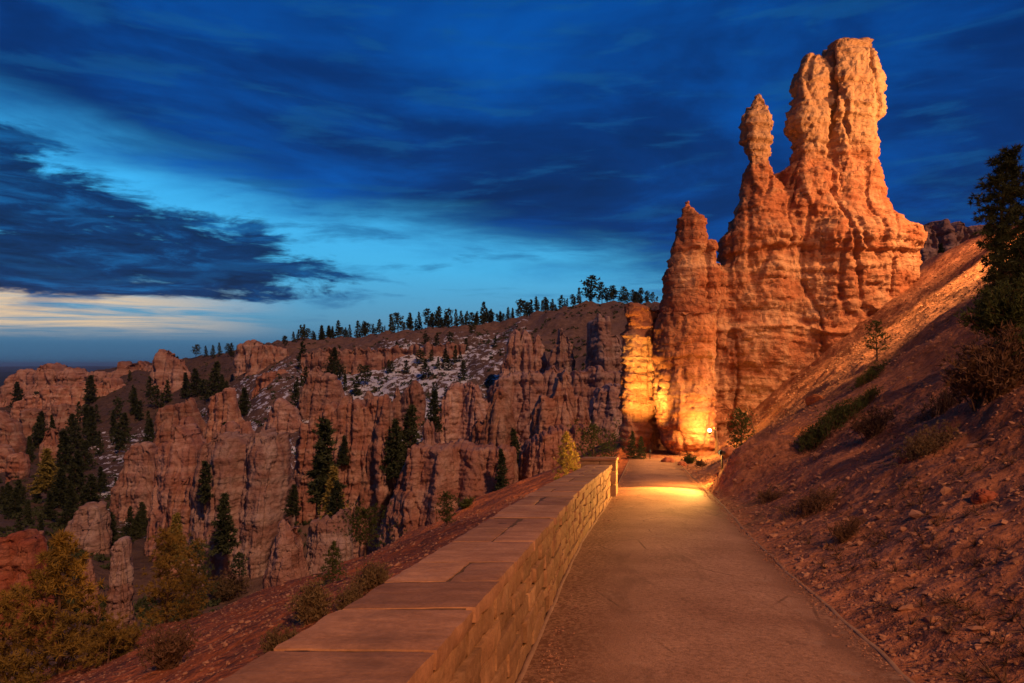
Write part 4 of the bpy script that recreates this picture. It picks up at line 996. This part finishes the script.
# sun: the last warm glow from behind the viewpoint
SUN_EL, SUN_AZ = 42., 148.   # azimuth clockwise from +Y
sd = Vector((math.sin(R(SUN_AZ))*math.cos(R(SUN_EL)), math.cos(R(SUN_AZ))*math.cos(R(SUN_EL)), math.sin(R(SUN_EL))))
sl = bpy.data.lights.new('sun', 'SUN'); sl.energy = 1.75; sl.color = (1., .50, .28); sl.angle = R(2)
so = bpy.data.objects.new('sun', sl); col.objects.link(so); so.rotation_euler = (-sd).to_track_quat('-Z', 'Y').to_euler()

# ------------------------------------------------------------------ sky
w = bpy.data.worlds.new('World'); scene.world = w; w.use_nodes = True
t = NT(w.node_tree)
out = t.n('ShaderNodeOutputWorld'); bg = t.n('ShaderNodeBackground'); t.l(bg.outputs[0], out.inputs[0])
dirv = t.n('ShaderNodeTexCoord').outputs['Generated']
sp_ = t.n('ShaderNodeSeparateXYZ'); t.l(dirv, sp_.inputs[0]); dx, dy, dz = sp_.outputs
el = t.m('MULTIPLY', t.m('ARCSINE', dz), 57.2958); az = t.m('MULTIPLY', t.m('ARCTAN2', dx, dy), 57.2958)
base = t.ramp(t.m('DIVIDE', t.m('MAXIMUM', el, 0.), 60., clamp=True),
    [(0, (.040, .125, .24)), (.025, (.05, .155, .29)), (.06, (.10, .30, .48)), (.13, (.065, .45, .80)), (.22, (.05, .47, .93)), (.33, (.025, .30, .72)), (.55, (.004, .07, .25)), (1, (.002, .03, .12))])
# warm glow low on the left
g = t.m('MULTIPLY', t.ss(az, -16., -34.), t.m('MULTIPLY', t.ss(el, 1.6, 3.2), t.ss(el, 7.2, 4.4)))
n_s = t.noise(t.xyz(t.m('MULTIPLY', az, .06), t.m('MULTIPLY', el, 1.1), .3), 1.2, 5, .6, .4)
g = t.m('MULTIPLY', g, t.ss(n_s, .36, .60))
c = t.mix(g, base, (.80, .58, .36))
side = t.ss(t.m('ABSOLUTE', t.m('ADD', az, 18.)), 22., 70.)
c = t.mix(t.m('MULTIPLY', side, .9), c, (.0008, .010, .045))
# cloud coordinates on a flat deck overhead
inv = t.m('DIVIDE', 1., t.m('ADD', t.m('MAXIMUM', dz, 0.), .07))
cv = t.xyz(t.m('MULTIPLY', dx, inv), t.m('MULTIPLY', dy, inv), .7)
n1 = t.noise(cv, .9, 6, .58, .5); n2 = t.noise(cv, 2.6, 6, .6, .3)
ns = t.noise(t.xyz(t.m('MULTIPLY', az, .035), t.m('MULTIPLY', el, .22), 2.), 1.3, 6, .6, .6)
# upper deck
bnd = t.m('SUBTRACT', 15.6, t.m('MULTIPLY', t.m('ADD', az, 37.), .185))
up = t.m('ADD', t.m('SUBTRACT', el, bnd), t.m('MULTIPLY', t.m('SUBTRACT', t.m('ADD', t.m('MULTIPLY', n1, .6), t.m('MULTIPLY', ns, .4)), .5), 11.))
up = t.ss(up, -1.8, 3.8)
dark = t.ramp(t.m('ADD', t.m('MULTIPLY', n1, .85), t.m('MULTIPLY', ns, .15)), [(.30, (.0005, .011, .066)), (.48, (.0008, .030, .165)), (.68, (.001, .085, .40))])
c = t.mix(t.m('MULTIPLY', up, .99), c, dark)
c = t.mix(t.m('MULTIPLY', t.m('MAXIMUM', t.ss(t.m('ABSOLUTE', az), 45., 85.), t.ss(el, 29., 50.)), .75), c, (.0004, .003, .012))
# bank of dark streaky cloud on the left
ga_ = t.m('MULTIPLY', t.ss(az, -9., -21.), t.m('MULTIPLY', t.ss(el, 4.2, 5.6), t.ss(t.m('ADD', el, t.m('MULTIPLY', t.m('ADD', az, 37.), .25)), 18.3, 12.)))
nb = t.noise(t.xyz(t.m('MULTIPLY', az, .075), t.m('MULTIPLY', el, .30), 5.), 1.6, 8, .62, .5)
nb2 = t.noise(t.xyz(t.m('MULTIPLY', az, .16), t.m('MULTIPLY', el, .75), 8.), 1.2, 7, .68, .6)
cb = t.ss(t.m('ADD', t.m('ADD', nb, t.m('MULTIPLY', t.m('SUBTRACT', nb2, .5), .45)), t.m('MULTIPLY', ga_, .42)), .66, .84)
cb = t.m('MULTIPLY', cb, t.ss(ga_, .02, .25))
bcol = t.ramp(nb2, [(.34, (.001, .014, .066)), (.52, (.0015, .032, .135)), (.70, (.006, .12, .36))])
c = t.mix(t.m('MULTIPLY', cb, .99), c, bcol)
# small smudges in the bright gap
sm = t.noise(t.xyz(t.m('MULTIPLY', az, .09), t.m('MULTIPLY', el, .55), 9.), 1.1, 6, .6, .4)
c = t.mix(t.m('MULTIPLY', t.ss(sm, .50, .66), t.m('MULTIPLY', t.ss(el, 2.5, 5.), .5)), c, (.006, .09, .27))
# Nishita twilight adds a little real sky
sky_ = t.n('ShaderNodeTexSky', sky_type='NISHITA'); sky_.sun_disc = False; sky_.sun_elevation = R(SUN_EL); sky_.sun_rotation = R(SUN_AZ)
add = t.n('ShaderNodeMix', data_type='RGBA', blend_type='ADD'); add.inputs[0].default_value = .0015
t.l(c, add.inputs[6]); t.l(sky_.outputs[0], add.inputs[7])
t.l(add.outputs[2], bg.inputs[0]); bg.inputs[1].default_value = 1.0

# ------------------------------------------------------------------ air
hv = np.array([[x, y, z] for z in (-420, 190) for y in (-60, 75000) for x in (-160000, 160000)], float)
hf = [(0, 2, 3, 1), (4, 5, 7, 6), (0, 1, 5, 4), (2, 6, 7, 3), (0, 4, 6, 2), (1, 3, 7, 5)]
hm = bpy.data.materials.new('air'); hm.use_nodes = True; th_ = NT(hm.node_tree)
ho = th_.n('ShaderNodeOutputMaterial'); pv = th_.n('ShaderNodeVolumePrincipled'); th_.l(pv.outputs[0], ho.inputs['Volume'])
pv.inputs['Color'].default_value = (.30, .55, 1, 1); pv.inputs['Density'].default_value = 2.2e-5
tag(npmesh('haze', hv, hf, hm, False), 'thin evening air', 'haze', kind='stuff')

# ------------------------------------------------------------------ camera and view
cam = bpy.data.cameras.new('camera'); co = bpy.data.objects.new('camera', cam); col.objects.link(co)
cam.sensor_width = 36; cam.lens = 36*F/1024; cam.clip_end = 200000; cam.clip_start = .05
cam.shift_y = (HY-341.5)/1024
co.location = (0, 0, 0); co.rotation_euler = (R(90), 0, 0); scene.camera = co
vs = scene.view_settings; vs.view_transform = 'Standard'; vs.look = 'None'; vs.exposure = 0; vs.gamma = 1; vs.use_curve_mapping = False
scene.cycles.use_denoising = True
scene.cycles.max_bounces = 5
